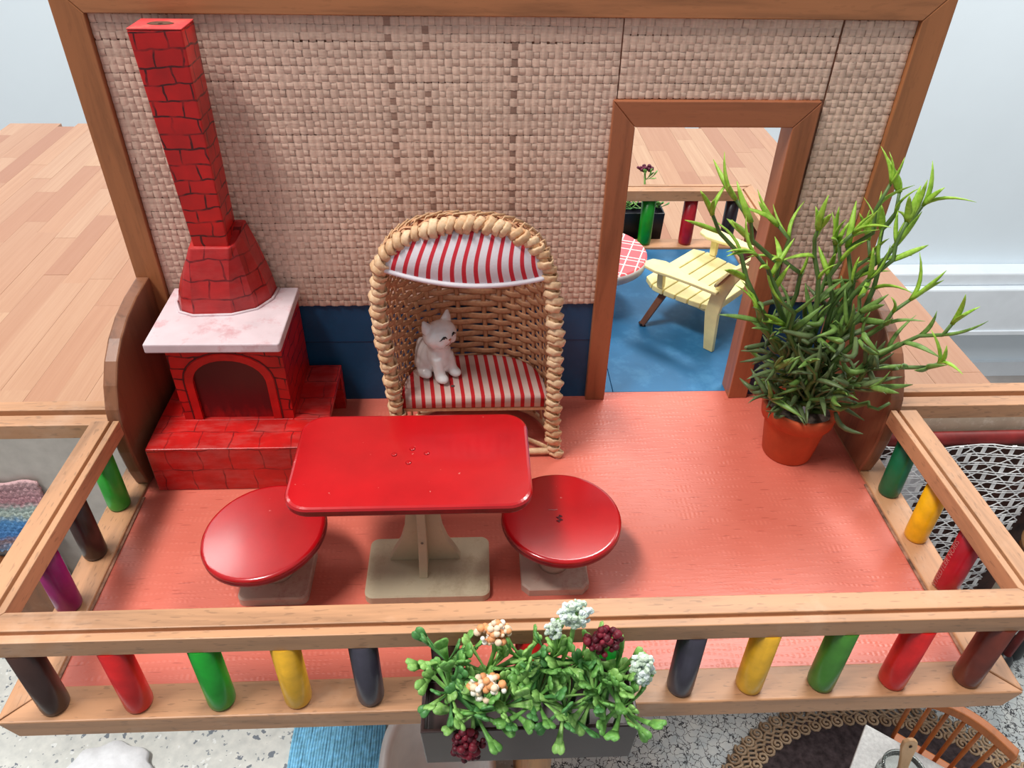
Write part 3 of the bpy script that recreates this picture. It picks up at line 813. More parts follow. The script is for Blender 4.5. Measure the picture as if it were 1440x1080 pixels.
# hood
HB = [(-1.500, -.045), (-1.499, -.165), (-1.462, -.245), (-1.40, -.278), (-1.235, -.272), (-1.14, -.225), (-1.088, -.14), (-1.080, -.045)]
HT = [(-1.372, -.05), (-1.372, -.16), (-1.371, -.215), (-1.36, -.228), (-1.20, -.226), (-1.178, -.20), (-1.165, -.15), (-1.160, -.05)]
loops = []
for k in range(6):
    t_ = k / 5; e = t_ ** 1.35; zt = [.30 + (.05 if i in (0, 7) else 0.03 if i in (6,) else 0) for i in range(8)]
    loops.append([(HB[i][0] + (HT[i][0] - HB[i][0]) * e, HB[i][1] + (HT[i][1] - HB[i][1]) * e, .701 + zt[i] * t_) for i in range(8)])
m = M().loft(loops)
m.uv = lambda co, nn: (co.x + (co.y + .25) * (1 if co.x > -1.27 else -1), co.z * 1.02)
obj('hood', m, BR_HOOD, fp, bev=.006)
obj('filler', M().tube([(HB[i][0] + (.006 if i > 4 else -.006 if i < 3 else 0), HB[i][1] - .006, .702 + U(0, .003)) for i in range(8)], .007, 6), SLABW, fp, smooth=True)
# chimney pipe, slightly tapering
m = M(); A = [(-1.350, -.212), (-1.203, -.212), (-1.203, -.062), (-1.350, -.062)]; B = [(-1.378, -.238), (-1.186, -.238), (-1.186, -.082), (-1.378, -.082)]
pipe = obj('chimney', M().prism([(x, y_, .99) for x, y_ in A], [(x, y_, 1.862) for x, y_ in B]), BR_PIPE, fp, bev=.005)
m = M()
obj('chimney_top', M().prism([(x, y_, 1.8625) for x, y_ in B], [(x * .999 - .001, y_, 1.868) for x, y_ in B]), worn_paint('pink_worn_top', (214, 66, 66), (196, 110, 96), .6), pipe, bev=.002)
obj('flue_hole', M().lathe([(.052, 0), (.040, .004), (.01, .001)], (-1.282, -.160, 1.867), 18, sy=.55), worn_paint('dark_mottled_wood', (96, 62, 44), (40, 30, 28), .9, .8, 24), pipe, smooth=True)  # dark mottled brown disc marks the flue opening

# ================================================================== TABLE AND STOOLS
def rrect(cx, cy, a, b, r, z, n=10, skew=0):
    L = []
    for (sx_, sy_, st_) in ((1, 1, 0), (-1, 1, 90), (-1, -1, 180), (1, -1, 270)):
        for k in range(n + 1):
            an = math.radians(st_ + 90 * k / n)
            L.append((cx + sx_ * (a - r) + r * cos(an) + skew * (cy + sy_ * (b - r) - cy), cy + sy_ * (b - r) + r * sin(an), z))
    return L
tb = thing('dining_table', 'rectangular table with glossy red top and cream pedestal', 'table', (-.36, -1.15, 0))
tcx, tcy = -.398, -1.094
obj('base_plate', M().loft([rrect(-.36, -1.155, .247, .152, .035, .0006), rrect(-.36, -1.155, .247, .152, .035, .036), rrect(-.36, -1.155, .240, .145, .03, .042)]), CREAM, tb)
lo = []
for z_, w in ((.042, .145), (.09, .125), (.15, .095), (.22, .075), (.30, .066), (.42, .062), (.54, .068)):
    lo.append([(-.375 - w, -1.125, z_), (-.375 + w, -1.125, z_), (-.375 + w, -1.085, z_), (-.375 - w, -1.085, z_)])
obj('pedestal_board', M().loft(lo), CREAM, tb, bev=.004)
lo = []
for z_, w in ((.042, .115), (.09, .098), (.15, .078), (.22, .064), (.30, .056), (.42, .054), (.54, .058)):
    lo.append([(-.378 - .017, -1.105 - w, z_), (-.378 + .017, -1.105 - w, z_), (-.378 + .017, -1.105 + w, z_), (-.378 - .017, -1.105 + w, z_)])
obj('pedestal_rib', M().loft(lo), CREAM, tb, bev=.003)
obj('nail', M().ball((-.378, -1.105 - .070, .20), (.006, .003, .006), 8, 5), plain('nail_steel', (120, 110, 96), .4), tb, smooth=True)
R1 = [rrect(tcx, tcy, .430, .247, .085, .541), rrect(tcx, tcy, .436, .253, .09, .55), rrect(tcx, tcy, .438, .255, .09, .572)]
R2 = [rrect(tcx, tcy, .438, .255, .09, .572), rrect(tcx, tcy, .433, .250, .087, .580), rrect(tcx, tcy, .425, .242, .083, .583)]
ttp = obj('tabletop', M().loft(R2), LACQ, tb); obj('edge', M().loft(R1), LACQE, ttp, smooth=False)
DENT = plain('dent_paint', (214, 96, 96), .25, .5)
for x, y_ in ((-.40, -1.045), (-.466, -1.075), (-.345, -1.07), (-.41, -1.12)):
    obj('nail_dent', M().lathe([(.011, 0), (.007, .0025), (.0, .001)], (x, y_, .5835), 12), LACQ, ttp, smooth=True)

def stool(cx, cy, label, tilt, dx, ang_, corner, disc_r):
    r_ = thing('round_stool', label, 'stool', (cx, cy, 0), 'two round red-topped stools')
    def R(p):
        x, y_ = p[0], p[1]; return (cx + x * cos(ang_) - y_ * sin(ang_), cy + x * sin(ang_) + y_ * cos(ang_), p[2])
    a = .136
    if corner: L = lambda z, e=0: [R((sx_ * (a - e if q else a - corner - e), sy_ * (a - corner - e if q else a - e), z)) for sx_, sy_, q in ((1, -1, 1), (1, 1, 1), (1, 1, 0), (-1, 1, 0), (-1, 1, 1), (-1, -1, 1), (-1, -1, 0), (1, -1, 0))]
    else: L = lambda z, e=0: [R(p) for p in rrect(0, 0, a - e, a - e, .03, z)]
    obj('base_plate', M().loft([L(.0006), L(.034), L(.04, .006)]), PINKISH, r_)
    obj('stem', M().lathe([(.062, .04), (.06, .06), (.048, .075), (.05, .10), (.058, .2), (.06, .24)], (cx + .0, cy, 0), 28), PINKISH, r_, smooth=True)
    dd = M().lathe([(disc_r - .02, 0), (disc_r - .006, .006), (disc_r, .014), (disc_r, .034)], (0, 0, 0), 56)
    d2 = M().lathe([(disc_r, .034), (disc_r - .003, .0405), (disc_r - .009, .0445), (disc_r - .013, .0455), (disc_r - .017, .0457)], (0, 0, 0), 56)
    mt = Euler(tilt).to_matrix().to_4x4()
    me2 = d2.mesh('seat', smooth=True)
    for p_ in me2.polygons:
        if len(p_.vertices) > 4: p_.use_smooth = False
    s1 = link('seat', me2, LACQ, r_, (dx[0], dx[1], .242), tilt)
    s2_ = link('edge', dd.mesh('edge', smooth=True), LACQE, s1)
    return r_, s1
s_l, sl1 = stool(-.965, -1.165, 'round stool with a tilted red seat, left of the red table', (.03, -.10, 0), (-.012, .0, 0), .0, 0, .240)
s_r, sr1 = stool(.150, -1.150, 'round stool with a scratched red seat, right of the red table', (.0, .02, 0), (.022, .028, 0), .0, .03, .238)
link('scratch', M().tube([(-.01 + .012 * sin(k * 2.1), .0 - .012 * k * .5, .0462) for k in range(7)], .004, 5).mesh('scratch'), plain('scratch_dark', (96, 20, 30), .6), sr1)
link('scratch', M().tube([(-.05 + .012 * k, .03 + .004 * sin(k * 3), .0462) for k in range(4)], .002, 4).mesh('scratch'), plain('scratch_pink', (206, 120, 120), .6), sr1)

# ================================================================== HOODED BEACH CHAIR
bc = thing('hooded_beach_chair', 'wicker hooded beach chair with red and white striped cushion and canopy', 'chair', (-.18, -.28, 0))
YF = -.46; DP = .37
RIM = [(-.528, .0), (-.522, .15), (-.520, .3), (-.528, .45), (-.541, .6), (-.556, .785), (-.548, .93), (-.520, 1.06), (-.455, 1.14), (-.36, 1.190), (-.27, 1.215), (-.19, 1.222), (-.10, 1.215), (-.02, 1.190), (.055, 1.145), (.105, 1.08), (.138, 1.0), (.158, .9), (.174, .785), (.184, .6), (.188, .45), (.189, .3), (.194, .15), (.214, .02)]
def xl(z): return float(np.interp(z, [p[1] for p in RIM[:8]], [p[0] for p in RIM[:8]]))
def xr(z):
    q = RIM[15:][::-1]; return float(np.interp(z, [p[1] for p in q], [p[0] for p in q]))
ZT = .985
def shell(u, v):
    """u 0..1 around, v 0..1 vertical part up to ZT, 1..2 the hood"""
    th_ = pi * (1 - u); cs, sn = cos(th_), max(0, sin(th_)); z = min(v, 1) * ZT
    a, b = xl(min(z, .93)), xr(z); xc_, hw = (a + b) / 2, (b - a) / 2
    ex = abs(cs) ** .75 * (1 if cs > 0 else -1)
    if v <= 1: return Vector((xc_ + hw * ex, YF + DP * sn ** .75, z))
    t_ = (v - 1) * pi / 2
    return Vector((xc_ + hw * ex, YF + .0 + DP * sn ** .75 * cos(t_), ZT + .225 * (sn ** .8) * sin(t_)))
def nrm_at(u, v):
    e = 1e-3; a = shell(min(1, u + e), v) - shell(max(0, u - e), v); b = shell(u, min(2, v + e)) - shell(u, max(0, v - e))
    n_ = a.cross(b); return n_.normalized() if n_.length > 1e-9 else Vector((0, 1, 0))
NS = 17
def weaver(m, v, par, w=.015, drop=0):
    pts = []; K = NS * 4
    us = [i / K for i in range(K + 1)]
    P = []
    for i, u_ in enumerate(us):
        p = shell(u_, v); off = .0085 * cos(pi * (i / 4.0) + par * pi); n_ = nrm_at(u_, v)
        P.append((p + n_ * off, n_))
    loops = []
    for i, (p, n_) in enumerate(P):
        t_ = (P[min(i + 1, K)][0] - P[max(i - 1, 0)][0]).normalized(); b = n_.cross(t_).normalized()
        loops.append([p + b * (w * cos(q)) + n_ * (.0035 * sin(q)) for q in (0, pi / 3, 2 * pi / 3, pi, 4 * pi / 3, 5 * pi / 3)])
    m.loft(loops)
m = M(); k = 0
z_ = .27
while z_ < ZT - .01:
    weaver(m, z_ / ZT, k, .0158 * U(.95, 1.08)); z_ += .0335; k += 1
for i in range(9):
    weaver(m, 1 + .04 + i * .105, k, .0148 * U(.9, 1.06)); k += 1
wv = obj('weave', m, CANE, bc, smooth=True); wv['kind'] = 'stuff'
for i in range(NS + 1):
    u_ = i / NS
    if i in (0, NS): continue
    pts = [shell(u_, .02 + 1.96 * j / 26) for j in range(27)]
    n0 = nrm_at(u_, .5)
    obj('stake', M().tube(pts, .011, 6, flat=.5, up=n0.cross(Vector((0, 0, 1)))), CANE, bc, smooth=True)
# base hoop and lower ties
hoop = [shell(i / 30, .03) for i in range(31)]
obj('base_hoop', M().tube(hoop + [Vector((.2, YF, .03)), Vector((-.1, YF, .024)), Vector((-.52, YF, .03))], .016, 8), STRAW, bc, smooth=True)
obj('middle_hoop', M().tube([shell(i / 30, .17) + Vector((0, -.005, 0)) for i in range(31)], .009, 6), STRAW, bc, smooth=True)
obj('foot_strip', M().tube([(.21, YF, .03), (.14, YF + .03, .05), (.06, YF + .10, .035), (.0, YF + .16, .03)], .014, 6, flat=.4), STRAW, bc, smooth=True)
# rim with bindings
def spline(P, n):
    P = [Vector((x, YF, z)) for x, z in P]; out_ = []
    for i in range(len(P) - 1):
        p0, p1, p2, p3 = P[max(i - 1, 0)], P[i], P[i + 1], P[min(i + 2, len(P) - 1)]
        for k in range(n):
            t_ = k / n; out_.append(.5 * ((2 * p1) + (-p0 + p2) * t_ + (2 * p0 - 5 * p1 + 4 * p2 - p3) * t_ ** 2 + (-p0 + 3 * p1 - 3 * p2 + p3) * t_ ** 3))
    out_.append(P[-1]); return out_
RS = spline(RIM, 8)
obj('rim_core', M().tube(RS, .021, 8), STRAW, bc, smooth=True)
# one binding: a flat strand wound once around the rim, slightly spiral
m = M(); loops = []
for k in range(15):
    a = 2 * pi * k / 14; off = .016 * (k / 14 - .5)
    rr = .0275 + (.004 if k % 2 else 0); cx0 = Vector((rr * cos(a), rr * sin(a), off + .010 * sin(a)))
    rd = Vector((cos(a), sin(a), 0))
    loops.append([cx0 + Vector((0, 0, .0175)), cx0 + rd * .005 + Vector((0, 0, .010)), cx0 + rd * .005 - Vector((0, 0, .010)), cx0 - Vector((0, 0, .0175)), cx0 - rd * .003])
m.loft(loops)
bind = m.mesh('binding', smooth=True)
L_ = 0; nxt = .02; side = 1; nb = 0
for i in range(1, len(RS)):
    seg_ = (RS[i] - RS[i - 1]).length; L_ += seg_
    if L_ >= nxt:
        nxt += .036; tdir = (RS[i] - RS[i - 1]).normalized()
        yy_ = Vector((0, 1, 0)); xx_ = yy_.cross(tdir); q = Matrix((xx_, yy_, tdir)).transposed().to_4x4()
        tl = Matrix.Rotation(.18 * (1 if nb % 2 else -1), 4, 'X') @ Matrix.Rotation(U(.38, .6), 4, 'Y')
        o = link('binding', bind, STRAW, bc)
        s_ = U(.9, 1.12)
        jit = Vector((.004 * (1 if nb % 2 else -1), U(-.003, .003), 0))
        outer = Vector((-1 if RS[i].x < -.18 else 1, 0, 0)) * (.006 if abs(tdir.z) > .6 else 0)
        o.matrix_local = Matrix.Translation(RS[i] - Vector(bc.location) + jit + outer) @ q @ tl @ Matrix.Scale(s_, 4); nb += 1
# loose fringe loops behind the arch
m = M()
for i in range(20):
    u_ = .08 + .84 * i / 19; p = shell(u_, 1.86); n_ = nrm_at(u_, 1.86); n_ = n_ if n_.z > 0 else -n_
    q = shell(min(1, u_ + .06), 1.7)
    m.tube([p, p + n_ * .012 + Vector((.01, .015, 0)), q + n_ * .012, q], .007, 5, flat=.5)
obj('loose_strands', m, STRAW, bc, smooth=True)['kind'] = 'stuff'
# seat board and cushion
def seat_out(z, inset):
    L = []
    for i in range(25):
        u_ = i / 24; p = shell(u_, z / ZT); c = Vector((-.175, -.3, z)); dv = c - p; L.append(tuple(p + dv.normalized() * inset))
    return L
def trim(L, z):  # straight front edge
    return [(x, max(y_, YF - .005), z) for x, y_, _ in L]
obj('seat_board', M().loft([trim(seat_out(.29, .03), .275), trim(seat_out(.29, .03), .292)]), CANE, bc)
m = M().loft([trim(seat_out(.30, .036), .293), trim(seat_out(.32, .022), .300), trim(seat_out(.34, .020), .345), trim(seat_out(.36, .026), .358), trim(seat_out(.36, .06), .362), trim(seat_out(.36, .10), .363), trim(seat_out(.36, .13), .3635)])
m.uv = lambda co, nn: (co.x + (co.y + .46) * .10, (co.y + co.z) * .3)
cu = obj('cushion', m, CUSH, bc, smooth=True)
for p_ in cu.data.polygons:
    if len(p_.vertices) > 4: p_.use_smooth = False
obj('cushion_button', M().ball((-.268, -.375, .366), (.010, .008, .003), 10, 6), plain('dark_spot', (96, 70, 66), .8), cu, smooth=True)
# canopy: cloth between the arch and a nearly straight lower edge
m = M(); vs = []; fs = []; g1, g2 = 40, 14
for i in range(g1):
    t_ = i / (g1 - 1)
    lo_ = Vector((-.535 + .665 * t_, YF - .012 - .035 * sin(pi * t_), 1.040 - .045 * t_ - .038 * sin(pi * t_) ** .8))
    th_ = pi * (1 - t_); hi = Vector((-.203 + .318 * cos(th_), YF - .004, 1.045 + .155 * max(0, sin(th_)) ** .75))
    for j in range(g2):
        s_ = j / (g2 - 1); p = lo_.lerp(hi, s_); p.y -= .030 * sin(pi * s_) * sin(pi * t_) ** .6
        if s_ < .16: p.z -= .0; 
        vs.append(p)
for i in range(g1 - 1):
    for j in range(g2 - 1): fs.append((i * g2 + j, (i + 1) * g2 + j, (i + 1) * g2 + j + 1, i * g2 + j + 1))
m.add(vs, fs)
m.uv = lambda co, nn: (co.x * (1 + .16 * (co.z - 1.0) / .2) + .012 * sin((co.z - 1) * 20), co.z * .3)
ca2 = obj('canopy', m, CANO, bc, smooth=True)
sd = ca2.modifiers.new('t', 'SOLIDIFY'); sd.thickness = .006
obj('hem', M().tube([Vector((-.535 + .665 * t_, YF - .014 - .035 * sin(pi * t_), 1.037 - .045 * t_ - .038 * sin(pi * t_) ** .8)) for t_ in [i / 30 for i in range(31)]], .011, 8), plain('hem_white', (228, 222, 228), .8, .2, .02), ca2, smooth=True)
hm = bpy.data.objects[-1] if False else None

# ---- porcelain kitten
kt = thing('porcelain_kitten', 'white porcelain kitten figurine with grey-brown back stripes sitting on the striped cushion', 'figurine', (-.348, -.262, .369), rotz=math.radians(-46)); kt.scale = (1.05, 1.05, 1.05)
m = M()
def E(c, r, rot=None): m.ball(c, r, 20, 14, rot)
E((-.025, 0, .085), (.082, .072, .088)); E((.020, 0, .110), (.056, .060, .085)); E((.028, 0, .165), (.046, .050, .045))
E((.036, 0, .218), (.066, .082, .062)); E((.045, 0, .075), (.034, .052, .06)); E((.068, .026, .205), (.032, .032, .027)); E((.068, -.026, .205), (.032, .032, .027)); E((.088, 0, .212), (.016, .018, .014))
for sy_ in (-1, 1):
    m.loft([[(.018 + .022 * cos(q) + .0, sy_ * (.040 + .008) + .034 * sin(q), 0.245) for q in [2 * pi * k / 10 for k in range(10)]], [(.015 + .014 * cos(q), sy_ * .058 + .024 * sin(q), 0.278) for q in [2 * pi * k / 10 for k in range(10)]], [(.012 + .005 * cos(q), sy_ * .068 + .008 * sin(q), .303) for q in [2 * pi * k / 10 for k in range(10)]]])
    m.tube([(.045, sy_ * .030, .11), (.060, sy_ * .034, .05), (.068, sy_ * .036, .030)], [.028, .026, .026], 12)
    E((.080, sy_ * .038, .021), (.036, .027, .021)); E((-.005, sy_ * .064, .022), (.042, .027, .022)); E((-.035, sy_ * .045, .055), (.045, .034, .05))
m.tube([(-.065, 0, .03), (-.085, -.01, .08), (-.082, -.018, .13), (-.068, -.02, .155)], [.02, .021, .018, .011], 12)
km = m.mesh('kitten_body', smooth=True)
ko = bpy.data.objects.new('tmp', km); COL.objects.link(ko)
rm = ko.modifiers.new('r', 'REMESH'); rm.mode = 'VOXEL'; rm.voxel_size = .0042; rm.use_smooth_shade = True
sm = ko.modifiers.new('s', 'SMOOTH'); sm.factor = .6; sm.iterations = 9
bpy.context.view_layer.update(); dg = bpy.context.evaluated_depsgraph_get()
bodym = bpy.data.meshes.new_from_object(ko.evaluated_get(dg)); bpy.data.objects.remove(ko)
t = NT('porcelain_glaze', .08, .6); v = t.coord(); sx = t.n('ShaderNodeSeparateXYZ'); t.l(v, sx.inputs[0])
back = t.ramp(t.math('MULTIPLY', sx.outputs[0], -10), [(.1, (0, 0, 0)), (.6, (1, 1, 1))])
wv_ = t.n('ShaderNodeTexWave', wave_type='BANDS', bands_direction='X'); wv_.inputs['Scale'].default_value = 9; wv_.inputs['Distortion'].default_value = 1.0; t.l(v, wv_.inputs['Vector'])
hi_ = t.ramp(t.math('MULTIPLY', sx.outputs[2], 6), [(.25, (0, 0, 0)), (.55, (1, 1, 1))])
f = t.math('MULTIPLY', t.math('MULTIPLY', back, hi_), t.ramp(wv_.outputs['Fac'], [(.45, (.1, .1, .1)), (.75, (1, 1, 1))]))
ear = t.math('MULTIPLY', t.ramp(t.math('SUBTRACT', sx.outputs[2], .262), [(.0, (0, 0, 0)), (.05, (1, 1, 1))]), .5)
nb_ = t.noise(v, 26, 2)
c = t.mix(t.math('MULTIPLY', t.ramp(nb_, [(.45, (0, 0, 0)), (.7, (1, 1, 1))]), .22), (240, 238, 238), (216, 184, 174))
c = t.mix(t.math('MULTIPLY', f, .75), c, (116, 96, 88)); c = t.mix(ear, c, (140, 120, 114))
t.col(c); t.b.inputs['Coat Weight'].default_value = 1; t.b.inputs['Coat Roughness'].default_value = .04
bodym.materials.clear(); link('body', bodym, t.m, kt)
INK = plain('black_glaze', (20, 22, 24), .15, .5); PNK = plain('orange_pink_glaze', (206, 130, 100), .15, .5)
from mathutils.bvhtree import BVHTree
bvh = BVHTree.FromPolygons([v_.co for v_ in bodym.vertices], [tuple(p.vertices) for p in bodym.polygons])
def on(y_, z_, dy=0):
    h = bvh.ray_cast(Vector((.3, y_, z_)), Vector((-1, 0, 0))); return h[0] if h[0] else Vector((.08, y_, z_))
for sy_ in (-1, 1):
    pts = [on(sy_ * a, b) + Vector((.0008, 0, 0)) for a, b in ((.014, .229), (.021, .2385), (.028, .2395), (.035, .2345), (.043, .2285), (.049, .2265))]
    link('eye', M().tube(pts, [.0018, .0040, .0044, .0034, .0018, .0009], 6).mesh('eye', smooth=True), INK, kt)
    p = on(sy_ * .025, .2345); link('pupil', M().ball(p, (.0018, .0080, .0056), 10, 8).mesh('pupil', smooth=True), INK, kt)
p = on(0, .220); link('nose', M().ball(p, (.003, .0075, .0055), 10, 8).mesh('nose', smooth=True), PNK, kt)
link('mouth', M().tube([on(a, b) + Vector((.0004, 0, 0)) for a, b in ((-.020, .196), (-.012, .1925), (-.004, .198), (0, .214), (.004, .198), (.012, .1925), (.020, .196))], .0016, 5).mesh('mouth'), PNK, kt)

# ================================================================== POTTED PLANT
pp = thing('potted_plant', 'spiky green artificial plant in a terracotta pot by the doorway', 'plant', (1.365, -.45, 0))
PX, PY = 1.365, -.452
TERRA = plain('terracotta', (196, 88, 54), .75, .2, .05, 6, .15, 60)
obj('pot', M().lathe([(.0, .0005), (.112, .0005), (.118, .01), (.146, .215), (.150, .225), (.166, .228), (.176, .30), (.172, .306), (.158, .306), (.150, .26), (.0, .255)], (PX, PY, 0), 48, cap=False), TERRA, pp, smooth=True)
obj('soil', M().lathe([(.150, .258), (.10, .272), (.0, .276)], (PX, PY, 0), 32, cap=False), plain('pot_filling', (104, 92, 84), .95, .1, .2, 40, .6, 80), pp, smooth=True)
obj('pot_tag', M().prism([(PX - .03, PY - .07, .27), (PX - .008, PY - .078, .27), (PX - .012, PY - .082, .345), (PX - .028, PY - .078, .345)], [(PX - .03, PY - .072, .27), (PX - .008, PY - .080, .27), (PX - .012, PY - .084, .345), (PX - .028, PY - .080, .345)]), plain('white_tag', (206, 214, 224), .4), pp)
def leafmat(name, c, c2):
    t = NT(name, .45, .4); n = t.noise(t.coord('Object', (9, 9, 9)), 1, 3)
    t.col(t.ramp(n, [(.3, c), (.7, c2)])); t.b.inputs['Subsurface Weight'].default_value = .0
    return t.m
LEAF = [leafmat('old_leaf', (74, 92, 56), (104, 122, 76)), leafmat('mid_leaf', (88, 122, 52), (122, 156, 78)), leafmat('new_leaf', (122, 168, 44), (166, 204, 78))]
STEM = leafmat('stem_green', (70, 96, 48), (100, 130, 66))
def leafmesh(i, mat, curve):
    m = M(); L = 1.0
    pts = [(curve * .62 * (k / 6) ** 2, 0, L * k / 6) for k in range(7)]
    m.tube(pts, [.042, .052, .054, .052, .043, .028, .005], 6, flat=.55, up=(0, 1, 0))
    me = m.mesh('leaf_%d' % i, smooth=True); me.materials.append(mat); return me
LM = [[leafmesh(10 * a + b, LEAF[a], cu_) for b, cu_ in enumerate((.15, .4, -.3, .65))] for a in range(3)]
random.seed(21)
TIPS = [(1.468, -.45, 1.51), (1.568, -.35, 1.436), (1.647, -.45, 1.419), (1.576, -.5, 1.368), (.683, -.45, 1.353), (.756, -.5, 1.439), (.843, -.6, 1.242), (1.021, -.35, 1.28), (1.154, -.5, 1.34), (1.373, -.3, 1.189), (1.367, -.45, 1.303), (1.534, -.3, 1.204), (1.753, -.85, 1.043), (1.792, -.85, .821), (1.618, -.7, 1.094), (1.045, -.6, .47), (1.043, -.65, .698), (1.169, -.7, .785), (1.403, -.75, .62), (1.508, -.85, .713), (1.097, -.5, .865), (.916, -.55, .948), (1.441, -.6, 1.086), (1.66, -.83, .60)]
nleaf = 0
def put_leaf(p, d, L, tier, parent=pp):
    global nleaf
    if nleaf >= 296: return
    me = random.choice(LM[tier]); o = bpy.data.objects.new('leaf', me); COL.objects.link(o); o.parent = parent
    q = d.to_track_quat('Z', 'Y').to_matrix().to_4x4() @ Matrix.Rotation(U(0, 6.28), 4, 'Z')
    w = U(.95, 1.25) * .17 / L * L
    o.matrix_local = Matrix.Translation(p - Vector(parent.location)) @ q @ Matrix.Diagonal((.235 * U(.85, 1.15), .235 * U(.85, 1.15), L, 1)); nleaf += 1
def clampwall(p):
    p.y = min(p.y, -.06)
    if p.x > 1.60 and p.z < .80 and p.y > -.72: p.y = -.72
    return p
for ti, tip in enumerate(TIPS):
    a = Vector((PX + U(-.05, .05), PY + U(-.05, .05), .27)); b = Vector(tip); ln = (b - a).length
    # rises first, then reaches out
    mid = a.lerp(b, .45) + Vector((0, -.02, .16 * min(1, ln))) * (1 if tip[2] > .8 else .3)
    mid.x = a.x + (mid.x - a.x) * .8
    tipbase = b - (b - mid).normalized() * .13
    N = 9; pts = []
    for k in range(N + 1):
        t_ = k / N; p = a * (1 - t_) ** 2 + mid * 2 * t_ * (1 - t_) + tipbase * t_ ** 2
        if 0 < k < N: p += Vector((U(-.035, .035), U(-.03, .03), U(-.02, .02)))
        pts.append(clampwall(p))
    obj('stem', M().tube(pts, [.016 - .009 * k / N for k in range(N + 1)], 6), STEM, pp, smooth=True)
    d0 = (pts[-1] - pts[-2]).normalized()
    for k in range(1, N + 1):
        p = pts[k]; d1 = (pts[k] - pts[k - 1]).normalized(); hgt = p.z
        tier = 0 if hgt < .68 else (1 if hgt < .92 else 2)
        if k == N: tier = min(2, tier + 1)
        cnt = 3 if k == N else (1 if k < N - 3 else (2 if rnd() < .4 else 1))
        if hgt < .75 and k > 2: cnt = max(cnt, 2 if rnd() < .45 else 1)
        for _ in range(cnt):
            rv = Vector((U(-1, 1), U(-1, 1), U(-.6, .8)))
            dd_ = (d1 * U(.9, 1.5) + rv * (.45 if k == N else .8)).normalized()
            L = U(.10, .175)
            if p.y + dd_.y * L > -.04: dd_.y = -abs(dd_.y)
            if p.x + dd_.x * L > 1.62 and p.z < .82 and p.y > -.80: dd_.x = -abs(dd_.x)
            put_leaf(p, dd_, L, tier)

for k in range(70):
    a = U(0, 2 * pi); hgt = U(.34, .82); rr = U(.03, .26)
    p0 = clampwall(Vector((PX + rr * cos(a), PY - .03 + rr * .8 * sin(a), hgt))); a2 = a + U(-1.2, 1.2)
    dv = Vector((cos(a2), sin(a2) * .7 - .15, U(-.5, .6))).normalized(); sd_ = Vector((U(-1, 1), U(-1, 1), U(-1, 1))).normalized() * .05
    L = U(.10, .19); P_ = [clampwall(p0 + dv * (L * q / 5) + sd_ * sin(pi * q / 5)) for q in range(6)]
    if P_[-1].x > 1.63 or min(q.z for q in P_) < .31: continue
    obj('twig', M().tube(P_, [.008, .012, .013, .012, .009, .002], 6), LEAF[0] if rnd() < .7 else LEAF[1], pp, smooth=True)

# ================================================================== FLOWER BOX
BX0, BX1, BY0, BY1, BZ0, BZ1 = -.337, .330, -2.0, -1.785, .095, .30
PLB = plain('dark_brown_plastic', (52, 34, 33), .3, .35, .05)
def flower_box(name, label, x0, x1, y0, y1, z0, z1, mat):
    fb_ = thing(name, label, 'planter', ((x0 + x1) / 2, (y0 + y1) / 2, z0))
    t_ = .012
    m = M().loft([[(x0 + .01, y0 + .01, z0), (x1 - .01, y0 + .01, z0), (x1 - .01, y1 - .01, z0), (x0 + .01, y1 - .01, z0)], [(x0, y0, z1), (x1, y0, z1), (x1, y1, z1), (x0, y1, z1)],
                  [(x0 + t_, y0 + t_, z1), (x1 - t_, y0 + t_, z1), (x1 - t_, y1 - t_, z1), (x0 + t_, y1 - t_, z1)], [(x0 + t_ + .005, y0 + t_ + .005, z1 - .06), (x1 - t_ - .005, y0 + t_ + .005, z1 - .06), (x1 - t_ - .005, y1 - t_, z1 - .06), (x0 + t_ + .005, y1 - t_, z1 - .06)]])
    obj('box', m, mat, fb_, bev=.003)
    return fb_
fbx = flower_box('flower_box', 'dark brown flower box with white, cream and burgundy blooms on the front railing', BX0, BX1, BY0, BY1, BZ0, BZ1, PLB)
obj('hook', M().box(-.26, -.23, -1.79, -1.76, .10, .29).box(-.26, -.23, -1.79, -1.766, .09, .11), PLB, fbx)
obj('hook', M().box(.23, .26, -1.79, -1.76, .10, .29).box(.23, .26, -1.79, -1.766, .09, .11), PLB, fbx)
GRN = [leafmat('fork_leaf_a', (84, 140, 64), (122, 174, 88)), leafmat('fork_leaf_b', (104, 156, 74), (152, 196, 108)), leafmat('fork_leaf_c', (62, 118, 62), (92, 150, 80))]
def forkleaf(i, mat, bend, split):
    """stalk that widens and forks into rounded lobes"""
    m = M()
    pts = [(bend * (k / 5) ** 2 * .6, 0, .72 * k / 5) for k in range(6)]
    m.tube(pts, [.035, .038, .042, .052, .075, .10], 6, flat=.45, up=(0, 1, 0))
    e = Vector(pts[-1])
    for s_, l_ in ((-1, 1), (1, 1)) if not split else ((-1, 1), (0, .8), (1, 1)):
        q = e + Vector((bend * .3, s_ * .075, .15 * l_))
        m.tube([e + Vector((-.01, s_ * .02, -.06)), e.lerp(q, .6) + Vector((0, s_ * .02, 0)), q, q + Vector((0, s_ * .02, .035))], [.075, .095, .085, .035], 8, flat=.42, up=(0, 1, 0))
    me = m.mesh('fork_leaf_%d' % i, smooth=True); me.materials.append(mat); return me
FLM = [forkleaf(0, GRN[0], .2, False), forkleaf(1, GRN[1], .35, False), forkleaf(2, GRN[2], .1, False), forkleaf(3, GRN[1], -.1, True), forkleaf(4, GRN[0], .5, True)]
random.seed(33)
